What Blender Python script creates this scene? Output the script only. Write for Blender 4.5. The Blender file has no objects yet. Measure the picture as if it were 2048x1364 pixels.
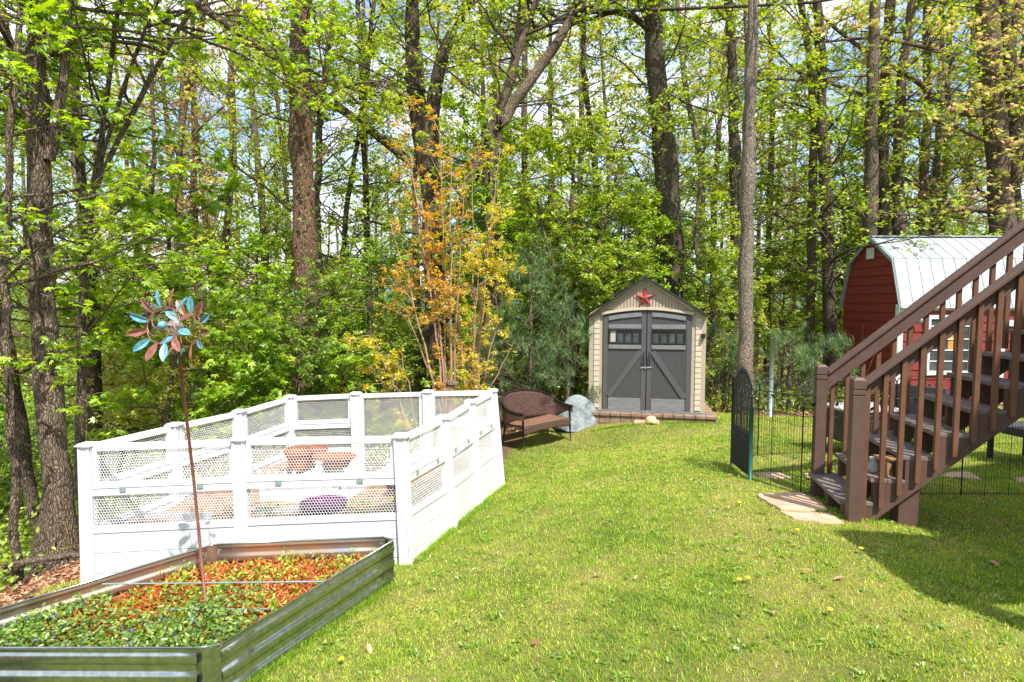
import bpy, math, random
import numpy as np
from mathutils import Vector, Matrix
R = math.radians
scene = bpy.context.scene
C = scene.collection
# ------------------------------------------------------------------ camera, world, sun
F = 1150.0; CZ = 1.86; PITCH = math.atan(77/1150)
cam = bpy.data.cameras.new("camera"); camo = bpy.data.objects.new("camera", cam); C.objects.link(camo)
cam.sensor_width = 36; cam.lens = F/2048*36; cam.clip_end = 6000; cam.clip_start = 0.05
camo.location = (0, 0, CZ); camo.rotation_euler = (math.pi/2-PITCH, 0, 0)
scene.camera = camo
SUN_EL, SUN_AZ = R(56), R(152)          # azimuth clockwise from +Y (behind the camera, to the right)
SUNV = Vector((math.sin(SUN_AZ)*math.cos(SUN_EL), math.cos(SUN_AZ)*math.cos(SUN_EL), math.sin(SUN_EL)))
w = bpy.data.worlds.new("World"); scene.world = w; w.use_nodes = True
nt = w.node_tree; nt.nodes.clear()
N = nt.nodes.new; L = nt.links.new
out = N("ShaderNodeOutputWorld"); bg = N("ShaderNodeBackground"); sky = N("ShaderNodeTexSky")
sky.sky_type = 'NISHITA'; sky.sun_disc = False; sky.sun_elevation = SUN_EL; sky.sun_rotation = SUN_AZ
sky.air_density = 1.0; sky.dust_density = 0.6
tc = N("ShaderNodeTexCoord"); mp = N("ShaderNodeMapping"); mp.inputs['Scale'].default_value = (1, 1, 2.2)
nz = N("ShaderNodeTexNoise"); nz.inputs['Scale'].default_value = 2.6; nz.inputs['Detail'].default_value = 7; nz.inputs['Roughness'].default_value = 0.6
rp = N("ShaderNodeValToRGB"); rp.color_ramp.elements[0].position = 0.40; rp.color_ramp.elements[1].position = 0.60
mx = N("ShaderNodeMix"); mx.data_type = 'RGBA'; mx.inputs[7].default_value = (5.3, 5.6, 6.1, 1)
L(tc.outputs['Generated'], mp.inputs[0]); L(mp.outputs[0], nz.inputs['Vector']); L(nz.outputs['Fac'], rp.inputs[0])
L(rp.outputs[0], mx.inputs[0]); L(sky.outputs[0], mx.inputs[6]); L(mx.outputs[2], bg.inputs[0]); L(bg.outputs[0], out.inputs[0])
bg.inputs[1].default_value = 0.145
sl = bpy.data.lights.new("sun", 'SUN'); sl.energy = 4.2; sl.angle = R(0.55); sl.color = (1, 0.95, 0.87)
so = bpy.data.objects.new("sun", sl); C.objects.link(so); so.rotation_euler = SUNV.to_track_quat('Z', 'Y').to_euler()
scene.view_settings.view_transform = 'Standard'; scene.view_settings.look = 'None'
scene.view_settings.gamma = 1; scene.view_settings.exposure = 0.88
scene.cycles.max_bounces = 6; scene.cycles.transparent_max_bounces = 8
scene.cycles.diffuse_bounces = 3; scene.cycles.transmission_bounces = 4
scene.cycles.caustics_reflective = False; scene.cycles.caustics_refractive = False
rng = np.random.default_rng(7); random.seed(7)

# ------------------------------------------------------------------ helpers: geometry from the picture
def at(px, py, Y):
    a = (px-1024)/F; b = (682-py)/F
    dy = math.cos(PITCH)+b*math.sin(PITCH); dz = -math.sin(PITCH)+b*math.cos(PITCH)
    t = Y/dy
    return Vector((a*t, Y, CZ+dz*t))
def on_z(px, py, zf):
    z = 0.0
    for _ in range(12):
        a = (px-1024)/F; b = (682-py)/F
        dy = math.cos(PITCH)+b*math.sin(PITCH); dz = -math.sin(PITCH)+b*math.cos(PITCH)
        t = (z-CZ)/dz; p = Vector((a*t, dy*t, z)); z = zf(p.x, p.y)
    return Vector((p.x, p.y, z))
ctrl = [at(1705,1041,4.79), at(1632,992,5.7), at(815,1126,5.05), at(180,1160,5.28), at(1001,972,7.6), at(1500,962,6.1),
        at(1463,931,6.75), at(1048,905,9.43), at(1141,882,10.2), at(1004,893,9.8), at(1175,850,10.6), at(1430,840,10.6),
        at(1600,835,11.3), at(1831,1060,4.75), at(1965,993,5.75), at(118,1135,6.6),
        (-3.1,8,-.78), (-1.65,3.2,-.46), (-1.0,4.7,-.46), (-3.4,3.4,-.62), (0,2.2,-.2), (0,-3,0), (5,0,.1), (-3,-1,-.5), (8,5,.05), (9,12,-.3),
        (8,9,-.15), (-6.5,3,-1.5), (-9,0,-2.4), (-9,8,-3.0), (-13,14,-5), (-6,13,-2.6), (0,14,-1.1), (-1,20,-2.6), (4,14,-.7), (10,20,-1.2),
        (20,20,-1.0), (20,5,.2), (0,60,-11), (-40,40,-17), (45,45,-6), (-40,0,-10), (40,0,2), (0,-30,3), (0,200,-34), (-150,150,-40), (150,150,-22), (150,-100,5),(-150,-100,-20)]
CP = np.array([[c[0], c[1]] for c in ctrl]); CV = np.array([c[2] for c in ctrl])
def _U(r2): return np.where(r2 > 1e-12, r2*np.log(r2+1e-12)*0.5, 0)
_n = len(CP); _K = _U(((CP[:,None]-CP[None])**2).sum(-1)) + np.eye(_n)*0.02
_P = np.c_[np.ones(_n), CP]; _A = np.zeros((_n+3, _n+3)); _A[:_n,:_n] = _K; _A[:_n,_n:] = _P; _A[_n:,:_n] = _P.T
_W = np.linalg.solve(_A, np.r_[CV, 0, 0, 0])
def ground_np(xy):
    xy = np.atleast_2d(xy); o = np.empty(len(xy))
    for i in range(0, len(xy), 50000):
        q = xy[i:i+50000]
        o[i:i+50000] = _U(((q[:,None]-CP[None])**2).sum(-1))@_W[:_n] + _W[_n] + q@_W[_n+1:]
    return o
def ground(x, y): return float(ground_np(np.array([[x, y]]))[0])
def gp(px, py): return on_z(px, py, ground)

# ------------------------------------------------------------------ helpers: materials
def mat(name, col, rough=0.7, metal=0.0, var=0.0, scale=8.0, bump=0.0, bscale=None, stretch=(1,1,1), col2=None, spec=0.5, detail=4.0, dist=0.01):
    m = bpy.data.materials.new(name); m.use_nodes = True; t = m.node_tree; b = t.nodes['Principled BSDF']
    b.inputs['Base Color'].default_value = (*col, 1); b.inputs['Roughness'].default_value = rough; b.inputs['Metallic'].default_value = metal
    b.inputs['Specular IOR Level'].default_value = spec
    if var > 0 or col2 or bump > 0:
        tcn = t.nodes.new("ShaderNodeTexCoord"); mpn = t.nodes.new("ShaderNodeMapping"); mpn.inputs['Scale'].default_value = stretch
        t.links.new(tcn.outputs['Object'], mpn.inputs[0])
    if var > 0 or col2:
        n = t.nodes.new("ShaderNodeTexNoise"); n.inputs['Scale'].default_value = scale; n.inputs['Detail'].default_value = detail
        n.inputs['Roughness'].default_value = 0.65
        t.links.new(mpn.outputs[0], n.inputs['Vector'])
        r = t.nodes.new("ShaderNodeValToRGB"); r.color_ramp.elements[0].position = 0.35; r.color_ramp.elements[1].position = 0.65
        c2 = col2 or tuple(c*(1+var) for c in col); c1 = col if col2 else tuple(c*(1-var) for c in col)
        r.color_ramp.elements[0].color = (*c1, 1); r.color_ramp.elements[1].color = (*c2, 1)
        t.links.new(n.outputs['Fac'], r.inputs[0]); t.links.new(r.outputs[0], b.inputs['Base Color'])
    if bump > 0:
        n2 = t.nodes.new("ShaderNodeTexNoise"); n2.inputs['Scale'].default_value = bscale or scale*3; n2.inputs['Detail'].default_value = 5
        t.links.new(mpn.outputs[0], n2.inputs['Vector'])
        bp = t.nodes.new("ShaderNodeBump"); bp.inputs['Strength'].default_value = bump; bp.inputs['Distance'].default_value = dist
        t.links.new(n2.outputs['Fac'], bp.inputs['Height']); t.links.new(bp.outputs[0], b.inputs['Normal'])
    return m
LK = 1.75
def bark(name, c1, c2, moss=None):
    m = bpy.data.materials.new(name); m.use_nodes = True; t = m.node_tree; b = t.nodes['Principled BSDF']; b.inputs['Roughness'].default_value = .95; b.inputs['Specular IOR Level'].default_value = .15
    tcn = t.nodes.new("ShaderNodeTexCoord"); mp1 = t.nodes.new("ShaderNodeMapping"); mp1.inputs['Scale'].default_value = (1,1,.16)
    nz_ = t.nodes.new("ShaderNodeTexNoise"); nz_.inputs['Scale'].default_value = 6; nz_.inputs['Detail'].default_value = 5
    va = t.nodes.new("ShaderNodeVectorMath"); va.operation = 'MULTIPLY_ADD'; va.inputs[1].default_value = (.10,.10,.30)
    vo = t.nodes.new("ShaderNodeTexVoronoi"); vo.feature = 'DISTANCE_TO_EDGE'; vo.inputs['Scale'].default_value = 42
    big = t.nodes.new("ShaderNodeTexNoise"); big.inputs['Scale'].default_value = 1.6; big.inputs['Detail'].default_value = 6; big.inputs['Roughness'].default_value = .7
    fine = t.nodes.new("ShaderNodeTexNoise"); fine.inputs['Scale'].default_value = 45; fine.inputs['Detail'].default_value = 4
    t.links.new(tcn.outputs['Object'], nz_.inputs['Vector']); t.links.new(nz_.outputs['Color'], va.inputs[0]); t.links.new(tcn.outputs['Object'], va.inputs[2]); t.links.new(va.outputs[0], mp1.inputs[0])
    t.links.new(mp1.outputs[0], vo.inputs['Vector']); t.links.new(tcn.outputs['Object'], big.inputs['Vector']); t.links.new(mp1.outputs[0], fine.inputs['Vector'])
    r = t.nodes.new("ShaderNodeValToRGB"); r.color_ramp.elements[0].position = 0.0; r.color_ramp.elements[0].color = (*[v*.45 for v in c1],1); r.color_ramp.elements[1].position = .16; r.color_ramp.elements[1].color = (*c2,1)
    e = r.color_ramp.elements.new(.05); e.color = (*c1,1)
    mx_ = t.nodes.new("ShaderNodeMix"); mx_.data_type = 'RGBA'; mx_.blend_type = 'MULTIPLY'; mx_.inputs[0].default_value = 1
    r2 = t.nodes.new("ShaderNodeValToRGB"); r2.color_ramp.elements[0].position = .3; r2.color_ramp.elements[0].color = (.55,.52,.48,1); r2.color_ramp.elements[1].position = .7; r2.color_ramp.elements[1].color = (1.25,1.22,1.15,1)
    t.links.new(vo.outputs['Distance'], r.inputs[0]); t.links.new(big.outputs['Fac'], r2.inputs[0]); t.links.new(r.outputs[0], mx_.inputs[6]); t.links.new(r2.outputs[0], mx_.inputs[7]); t.links.new(mx_.outputs[2], b.inputs['Base Color'])
    ad = t.nodes.new("ShaderNodeMath"); ad.operation = 'MULTIPLY_ADD'; ad.inputs[1].default_value = .35
    t.links.new(fine.outputs['Fac'], ad.inputs[0]); t.links.new(vo.outputs['Distance'], ad.inputs[2])
    bp = t.nodes.new("ShaderNodeBump"); bp.inputs['Strength'].default_value = 1; bp.inputs['Distance'].default_value = .035; t.links.new(ad.outputs[0], bp.inputs['Height']); t.links.new(bp.outputs[0], b.inputs['Normal'])
    return m
def leafmat(name, cols, trans=0.45, gloss=0.06):
    """cols: ramp of colours picked by the leaf's own tint attribute"""
    cols = [tuple(min(.85, v*LK) for v in c) for c in cols]
    m = bpy.data.materials.new(name); m.use_nodes = True; t = m.node_tree; t.nodes.clear()
    o = t.nodes.new("ShaderNodeOutputMaterial"); a = t.nodes.new("ShaderNodeAttribute"); a.attribute_name = "tint"
    r = t.nodes.new("ShaderNodeValToRGB"); e = r.color_ramp.elements
    e[0].position = 0; e[0].color = (*cols[0], 1); e[1].position = 1; e[1].color = (*cols[-1], 1)
    for i, c in enumerate(cols[1:-1]):
        q = e.new((i+1)/(len(cols)-1)); q.color = (*c, 1)
    d = t.nodes.new("ShaderNodeBsdfDiffuse"); tr = t.nodes.new("ShaderNodeBsdfTranslucent"); g = t.nodes.new("ShaderNodeBsdfGlossy")
    g.inputs['Roughness'].default_value = 0.45; g.inputs['Color'].default_value = (1, 1, 1, 1)
    hs = t.nodes.new("ShaderNodeHueSaturation"); hs.inputs['Hue'].default_value = 0.485; hs.inputs['Value'].default_value = 1.35; hs.inputs['Saturation'].default_value = 1.1
    t.links.new(a.outputs['Fac'], r.inputs[0]); t.links.new(r.outputs[0], d.inputs[0]); t.links.new(r.outputs[0], hs.inputs['Color']); t.links.new(hs.outputs[0], tr.inputs[0])
    m1 = t.nodes.new("ShaderNodeMixShader"); m1.inputs[0].default_value = trans; m2 = t.nodes.new("ShaderNodeMixShader"); m2.inputs[0].default_value = gloss
    t.links.new(d.outputs[0], m1.inputs[1]); t.links.new(tr.outputs[0], m1.inputs[2]); t.links.new(m1.outputs[0], m2.inputs[1]); t.links.new(g.outputs[0], m2.inputs[2])
    t.links.new(m2.outputs[0], o.inputs[0])
    return m
M = {}
M['bark'] = bark('bark_brown', (.10,.075,.055), (.27,.215,.165))
M['bark_dark'] = bark('bark_dark', (.065,.05,.038), (.18,.145,.11))
M['bark_pale'] = bark('bark_pale', (.16,.13,.105), (.36,.31,.255))
M['bark_red'] = bark('bark_reddish', (.13,.075,.05), (.31,.20,.145))
M['stem_tan'] = mat('stem_tan', (.28,.17,.10), .8, col2=(.42,.28,.18), scale=9)
M['leaf_maple'] = leafmat('leaf_maple', [(.06,.13,.012),(.14,.25,.018),(.26,.38,.03),(.38,.46,.055)], .5)
M['leaf_mid'] = leafmat('leaf_mid', [(.06,.12,.015),(.14,.22,.022),(.24,.31,.03),(.34,.37,.06)], .5)
M['leaf_deep'] = leafmat('leaf_deep', [(.05,.11,.015),(.10,.18,.02),(.17,.26,.028),(.27,.34,.045)], .5)
M['leaf_yellow'] = leafmat('leaf_yellow', [(.16,.19,.03),(.28,.32,.045),(.38,.38,.08),(.46,.34,.12)], .5)
M['leaf_peach'] = leafmat('leaf_peach', [(.16,.24,.03),(.28,.33,.05),(.46,.36,.14),(.58,.36,.22)], .45)
M['leaf_rust'] = leafmat('leaf_rust', [(.14,.17,.03),(.26,.21,.05),(.34,.20,.09),(.38,.27,.14)], .45)
M['leaf_gold'] = leafmat('leaf_gold', [(.30,.12,.01),(.44,.24,.015),(.50,.36,.02),(.40,.40,.04)], .45)
M['leaf_gold2'] = leafmat('leaf_goldgreen', [(.34,.24,.012),(.46,.38,.02),(.46,.44,.03),(.28,.38,.04)], .45)
M['needle'] = leafmat('needle', [(.035,.075,.022),(.065,.125,.04),(.11,.18,.06),(.17,.24,.08)], .3)
M['ivy'] = leafmat('ivy', [(.02,.06,.015),(.04,.10,.02),(.08,.16,.03),(.16,.25,.04)], .35)
M['cover'] = leafmat('cover_leaf', [(.025,.07,.012),(.06,.13,.018),(.13,.21,.025),(.24,.30,.04)], .4)
M['grass'] = leafmat('grass_blade', [(.055,.135,.012),(.15,.25,.016),(.29,.36,.028),(.50,.45,.14)], .4, .015)
M['litter'] = leafmat('dead_leaf', [(.10,.045,.025),(.22,.10,.05),(.34,.18,.10),(.45,.30,.18)], .15, .04)
M['mulch'] = leafmat('mulch_chip', [(.05,.014,.007),(.20,.045,.010),(.33,.08,.016),(.38,.16,.06)], .0, .03)
M['vinyl'] = mat('white_vinyl', (.70,.715,.74), .38, var=.02, scale=3)
M['vinyl_mesh'] = mat('white_plastic_mesh', (.80,.80,.80), .5)
M['galv'] = mat('galvanised_steel', (.34,.38,.36), .22, 0.95, col2=(.50,.54,.52), scale=26, bump=.06, bscale=60)
M['galv2'] = mat('galvanised_rust', (.42,.44,.44), .40, .85, col2=(.60,.40,.28), scale=2.2, bump=.06)
M['soil'] = mat('soil', (.05,.032,.022), 1, col2=(.16,.10,.065), scale=14, bump=1, bscale=40, dist=.03)
M['mulchbase'] = mat('mulch_base', (.16,.04,.015), 1, col2=(.42,.11,.03), scale=22, bump=1, bscale=60, dist=.03)
M['soil_light'] = mat('dry_soil', (.22,.13,.08), 1, col2=(.42,.28,.19), scale=12, bump=1, bscale=40, dist=.03)
M['teal'] = mat('teal_paint', (.07,.33,.42), .42, .25, col2=(.20,.50,.56), scale=25, bump=.2)
M['copper'] = mat('copper_paint', (.24,.085,.06), .4, .35, col2=(.42,.18,.13), scale=25, bump=.2)
M['pole'] = mat('copper_pole', (.22,.08,.055), .45, .3, var=.25, scale=12)
M['glass'] = mat('clear_glass_ball', (.75,.72,.70), .08); M['glass'].node_tree.nodes['Principled BSDF'].inputs['Transmission Weight'].default_value = .75
M['tan'] = mat('tan_resin', (.41,.345,.255), .6, var=.04, scale=30, bump=.15, bscale=120, dist=.002)
M['tan2'] = mat('tan_resin_light', (.52,.45,.34), .65, var=.08, scale=40, bump=.4, bscale=90, dist=.003)
M['slate'] = mat('slate_resin', (.085,.08,.085), .55, var=.06, scale=30)
M['grain'] = mat('grey_grained_resin', (.13,.13,.14), .6, col2=(.24,.24,.25), scale=10, stretch=(1,1,14), bump=.3)
M['black'] = mat('black_plastic', (.018,.018,.02), .4)
M['blackmetal'] = mat('black_metal', (.02,.022,.022), .45, .3)
M['greenmetal'] = mat('green_metal', (.012,.10,.085), .45, .2)
M['pane'] = mat('smoky_pane', (.06,.07,.08), .06, var=.4, scale=5)
M['pane_paper'] = mat('notice_pane', (.45,.42,.36), .4)
M['star'] = mat('red_star_paint', (.32,.055,.05), .4, .1, var=.12, scale=20)
M['roofblack'] = mat('black_roof', (.018,.019,.021), .55, var=.3, scale=30, bump=.3)
M['paver'] = mat('paver_brown', (.17,.11,.075), .85, col2=(.32,.21,.15), scale=9, bump=.4)
M['step'] = mat('brown_stair_paint', (.105,.06,.046), .6, var=.12, scale=7, stretch=(1,1,1), bump=.25, bscale=60, dist=.003)
M['baluster'] = mat('brown_baluster_paint', (.15,.066,.036), .6, var=.15, scale=7, bump=.2, bscale=60, dist=.003)
M['tread'] = mat('tread_paint', (.14,.11,.105), .65, col2=(.205,.165,.155), scale=5, stretch=(1,6,6), bump=.3, bscale=40, dist=.003)
M['redwall'] = mat('red_lap_siding', (.17,.016,.016), .6, col2=(.24,.026,.024), scale=6, stretch=(1,1,8), bump=.3, bscale=30, dist=.004)
M['metalroof'] = mat('pale_metal_roof', (.52,.56,.58), .32, .35, var=.03, scale=3)
M['trimgreen'] = mat('grey_green_trim', (.25,.33,.32), .5)
M['trimwhite'] = mat('pale_trim', (.62,.68,.70), .5)
M['flag'] = mat('flagstone', (.46,.27,.17), .85, col2=(.68,.46,.32), scale=5, bump=.4, bscale=25)
M['rock'] = mat('grey_boulder', (.17,.20,.215), .85, col2=(.34,.38,.40), scale=7, bump=.7, bscale=14, dist=.03)
M['rocktan'] = mat('tan_rock', (.50,.36,.18), .85, col2=(.70,.55,.34), scale=10, bump=.5)
M['wood'] = mat('rough_wood', (.20,.11,.05), .8, col2=(.42,.25,.12), scale=14, stretch=(6,6,1), bump=.5)
M['terra'] = mat('terracotta', (.36,.12,.06), .75, var=.12, scale=10)
M['purple'] = mat('purple_glaze', (.10,.012,.10), .3, var=.2, scale=8)
M['steelpole'] = mat('grey_steel_pole', (.30,.36,.38), .45, .5, var=.15, scale=10)
M['clip'] = mat('green_grey_clip', (.25,.33,.28), .5)
M['tabletop'] = mat('grey_table_top', (.42,.43,.44), .45)
M['yellow'] = mat('dandelion_yellow', (.80,.62,.02), .7)
M['violet'] = mat('violet_petal', (.12,.10,.34), .7)
M['housewall'] = mat('house_siding', (.40,.36,.30), .7)
M['orange'] = mat('orange_panel', (.55,.26,.04), .6)
M['jar'] = mat('glass_jar', (.6,.68,.66), .12); M['jar'].node_tree.nodes['Principled BSDF'].inputs['Transmission Weight'].default_value = .6
def wicker(name, c1, c2, s=90):
    m = bpy.data.materials.new(name); m.use_nodes = True; t = m.node_tree; b = t.nodes['Principled BSDF']; b.inputs['Roughness'].default_value = .5
    uv = t.nodes.new("ShaderNodeUVMap"); ck = t.nodes.new("ShaderNodeTexBrick")
    ck.inputs['Scale'].default_value = s; ck.inputs['Color1'].default_value = (*c1, 1); ck.inputs['Color2'].default_value = (*c2, 1); ck.inputs['Mortar'].default_value = (.012,.007,.006, 1)
    ck.inputs['Mortar Size'].default_value = .025; ck.inputs['Brick Width'].default_value = 1.6; ck.inputs['Row Height'].default_value = .5
    t.links.new(uv.outputs[0], ck.inputs['Vector']); t.links.new(ck.outputs['Color'], b.inputs['Base Color'])
    bp = t.nodes.new("ShaderNodeBump"); bp.inputs['Strength'].default_value = .8; bp.inputs['Distance'].default_value = .004; bp.invert = True
    t.links.new(ck.outputs['Fac'], bp.inputs['Height']); t.links.new(bp.outputs[0], b.inputs['Normal'])
    return m
M['wicker'] = wicker('brown_wicker', (.075,.038,.030), (.16,.09,.07), 40)
M['wicker_seat'] = wicker('brown_wicker_worn', (.17,.085,.055), (.30,.16,.10), 40)
M['wicker_black'] = wicker('black_wicker', (.03,.03,.032), (.07,.07,.075), 30)

# ------------------------------------------------------------------ helpers: objects
def tag(o, label=None, cat=None, group=None, kind=None):
    if label: o['label'] = label
    if cat: o['category'] = cat
    if group: o['group'] = group
    if kind: o['kind'] = kind
    return o
def thing(name, label, cat, loc=(0,0,0), group=None):
    o = bpy.data.objects.new(name, None); C.objects.link(o); o.location = loc; o.empty_display_size = .1
    return tag(o, label, cat, group)
def npmesh(name, V, quads=None, tris=None, tint=None, smooth=False, uv=None):
    me = bpy.data.meshes.new(name); V = np.asarray(V, dtype=np.float32)
    q = np.zeros((0,4), np.int32) if quads is None else np.asarray(quads, np.int32)
    t = np.zeros((0,3), np.int32) if tris is None else np.asarray(tris, np.int32)
    me.vertices.add(len(V)); me.vertices.foreach_set('co', V.ravel())
    li = np.r_[q.ravel(), t.ravel()]; me.loops.add(len(li)); me.loops.foreach_set('vertex_index', li.astype(np.int32))
    me.polygons.add(len(q)+len(t)); ls = np.r_[np.arange(len(q))*4, len(q)*4+np.arange(len(t))*3]
    me.polygons.foreach_set('loop_start', ls.astype(np.int32))
    if smooth: me.polygons.foreach_set('use_smooth', np.ones(len(ls), bool))
    if tint is not None:
        a = me.attributes.new('tint', 'FLOAT', 'POINT'); a.data.foreach_set('value', np.asarray(tint, np.float32))
    me.update(calc_edges=True)
    return me
def link(name, me, m=None, parent=None, loc=None):
    o = bpy.data.objects.new(name, me); C.objects.link(o)
    if m is not None: me.materials.append(m)
    if parent is not None: o.parent = parent
    if loc is not None: o.location = loc
    return o
class MB:
    """collects faces of one part; coordinates are world, build() moves them to the parent's frame"""
    def __init__(s): s.v = []; s.f = []; s.uv = []
    def hexa(s, c):
        n = len(s.v); s.v += [tuple(p) for p in c]
        for f in ((0,3,2,1),(4,5,6,7),(0,1,5,4),(1,2,6,5),(2,3,7,6),(3,0,4,7)): s.f.append(tuple(n+i for i in f))
        return s
    def box(s, c, sz, ax=None):
        c = Vector(c); X, Y, Z = ax or (Vector((1,0,0)), Vector((0,1,0)), Vector((0,0,1)))
        x, y, z = X*sz[0]/2, Y*sz[1]/2, Z*sz[2]/2
        return s.hexa([c-x-y-z, c+x-y-z, c+x+y-z, c-x+y-z, c-x-y+z, c+x-y+z, c+x+y+z, c-x+y+z])
    def bb(s, x0, x1, y0, y1, z0, z1): return s.box(((x0+x1)/2,(y0+y1)/2,(z0+z1)/2), (x1-x0,y1-y0,z1-z0))
    def beam(s, p, q, wv, hv):
        p, q = Vector(p), Vector(q); wv = wv/2; hv = hv/2
        return s.hexa([p-wv-hv, q-wv-hv, q+wv-hv, p+wv-hv, p-wv+hv, q-wv+hv, q+wv+hv, p+wv+hv])
    def prism(s, poly, off):
        n = len(s.v); k = len(poly); off = Vector(off)
        s.v += [tuple(Vector(p)) for p in poly] + [tuple(Vector(p)+off) for p in poly]
        s.f.append(tuple(range(n, n+k))); s.f.append(tuple(reversed(range(n+k, n+2*k))))
        for i in range(k): j = (i+1) % k; s.f.append((n+i, n+k+i, n+k+j, n+j))
        return s
    def tube(s, pts, r, sides=8, cap=True):
        pts = [Vector(p) for p in pts]; n = len(s.v); k = len(pts)
        rr = r if hasattr(r, '__len__') else [r]*k
        for i, p in enumerate(pts):
            d = (pts[min(i+1,k-1)]-pts[max(i-1,0)]).normalized()
            a = d.cross(Vector((0,0,1)));  a = a if a.length > .05 else d.cross(Vector((0,1,0)))
            a.normalize(); b = d.cross(a)
            for j in range(sides):
                t = 2*math.pi*j/sides; s.v.append(tuple(p+(a*math.cos(t)+b*math.sin(t))*rr[i]))
        for i in range(k-1):
            for j in range(sides):
                j2 = (j+1) % sides; s.f.append((n+i*sides+j, n+i*sides+j2, n+(i+1)*sides+j2, n+(i+1)*sides+j))
        if cap:
            s.f.append(tuple(range(n, n+sides))); s.f.append(tuple(reversed(range(n+(k-1)*sides, n+k*sides))))
        return s
    def lathe(s, c, prof, sides=20, axis=None):
        c = Vector(c); n = len(s.v)
        for r, z in prof:
            for j in range(sides):
                t = 2*math.pi*j/sides; s.v.append(tuple(c+Vector((r*math.cos(t), r*math.sin(t), z))))
        for i in range(len(prof)-1):
            for j in range(sides):
                j2 = (j+1) % sides; s.f.append((n+i*sides+j, n+i*sides+j2, n+(i+1)*sides+j2, n+(i+1)*sides+j))
        return s
    def grid(s, G, uvs=None):
        n = len(s.v); a, b = len(G), len(G[0])
        for row in G:
            for p in row: s.v.append(tuple(p))
        for i in range(a-1):
            for j in range(b-1): s.f.append((n+i*b+j, n+i*b+j+1, n+(i+1)*b+j+1, n+(i+1)*b+j))
        return s
    def build(s, name, m, parent=None, bevel=0, smooth=False, solid=0, uvscale=None, label=None):
        me = bpy.data.meshes.new(name); off = Vector((0,0,0))
        if parent is not None:
            p = parent
            while p is not None: off += p.location; p = p.parent
        me.from_pydata([tuple(Vector(v)-off) for v in s.v], [], s.f); me.update()
        if smooth: me.polygons.foreach_set('use_smooth', [True]*len(me.polygons))
        if uvscale:
            ul = me.uv_layers.new(name='UVMap')
            for p in me.polygons:
                nn = p.normal
                for li in p.loop_indices:
                    c = me.vertices[me.loops[li].vertex_index].co
                    if abs(nn.z) > .7: u, v = c.x, c.y
                    elif abs(nn.x) > abs(nn.y): u, v = c.y, c.z
                    else: u, v = c.x, c.z
                    ul.data[li].uv = (u*uvscale, v*uvscale)
        o = link(name, me, m, parent)
        if solid: md = o.modifiers.new('t', 'SOLIDIFY'); md.thickness = solid; md.offset = 0
        if bevel: md = o.modifiers.new('b', 'BEVEL'); md.width = bevel; md.segments = 2; md.limit_method = 'ANGLE'; md.harden_normals = False
        if label: o['label'] = label
        return o
ZV = Vector((0,0,1))
def inpoly(xy, poly):
    x, y = xy[:,0], xy[:,1]; ins = np.zeros(len(xy), bool); n = len(poly)
    for i in range(n):
        x0, y0 = poly[i][:2]; x1, y1 = poly[(i+1) % n][:2]
        c = ((y0 > y) != (y1 > y)) & (x < (x1-x0)*(y-y0)/((y1-y0)+1e-12)+x0); ins ^= c
    return ins

# ------------------------------------------------------------------ helpers: foliage (numpy)
KITE5 = []
def _maple():
    v = [(0,0,0)]; tips = [(-75,.62),(-38,.85),(0,1.0),(38,.85),(75,.62)]; notch = [(-110,.28),(-56,.42),(-18,.5),(18,.5),(56,.42),(110,.28)]
    for a, r in tips: v.append((math.sin(R(a))*r, math.cos(R(a))*r*1.0, -.16*r))
    for a, r in notch: v.append((math.sin(R(a))*r, math.cos(R(a))*r, .04))
    f = [(0, 6+i, 1+i, 7+i) for i in range(5)]
    return np.array(v, float), np.array(f)
SH = {'maple': _maple(),
      'diamond': (np.array([(0,0,0),(.30,.45,.07),(0,1,-.06),(-.30,.45,.07)], float), np.array([(0,1,2,3)])),
      'oval': (np.array([(0,0,0),(.24,.3,.05),(.2,.72,.02),(0,1,-.1),(-.2,.72,.02),(-.24,.3,.05)], float), np.array([(0,1,2,3),(0,3,4,5)])),
      'needle': (np.array([(-.022,0,0),(.022,0,0),(.012,1,0),(-.012,1,0)], float), np.array([(0,1,2,3)])),
      'blade': (np.array([(-.035,0,0),(.035,0,0),(.02,.6,.10),(-.02,.6,.10)], float), np.array([(0,1,2,3)]))}
def frames(n, rg, tilt, dirs=None):
    """random leaf frames: y axis = leaf direction, z = leaf normal"""
    if dirs is None:
        a = rg.uniform(0, 2*np.pi, n); y = np.c_[np.cos(a), np.sin(a), rg.normal(-.25, tilt, n)]
    else: y = dirs + rg.normal(0, .25, (n,3))
    y /= np.linalg.norm(y, axis=1, keepdims=True)
    up = np.c_[rg.normal(0, tilt, (n,2)), np.ones(n)]
    x = np.cross(y, up); x /= np.linalg.norm(x, axis=1, keepdims=True)+1e-9; z = np.cross(x, y)
    return x, y, z
def leafmesh(name, P, size, shape, rg, tilt=.45, tint=None, dirs=None):
    P = np.asarray(P); n = len(P); sv, sf = SH[shape]; x, y, z = frames(n, rg, tilt, dirs)
    s = size*rg.uniform(.5, 1.35, n) if np.isscalar(size) else size
    V = P[:,None,:] + s[:,None,None]*(sv[None,:,0:1]*x[:,None] + sv[None,:,1:2]*y[:,None] + sv[None,:,2:3]*z[:,None])
    k = len(sv); Fq = (np.arange(n)[:,None,None]*k + sf[None]).reshape(-1, 4)
    if tint is None: tint = rg.beta(2, 2, n)
    return npmesh(name, V.reshape(-1, 3), quads=Fq, tint=np.repeat(np.clip(tint, 0, 1), k))
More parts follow.
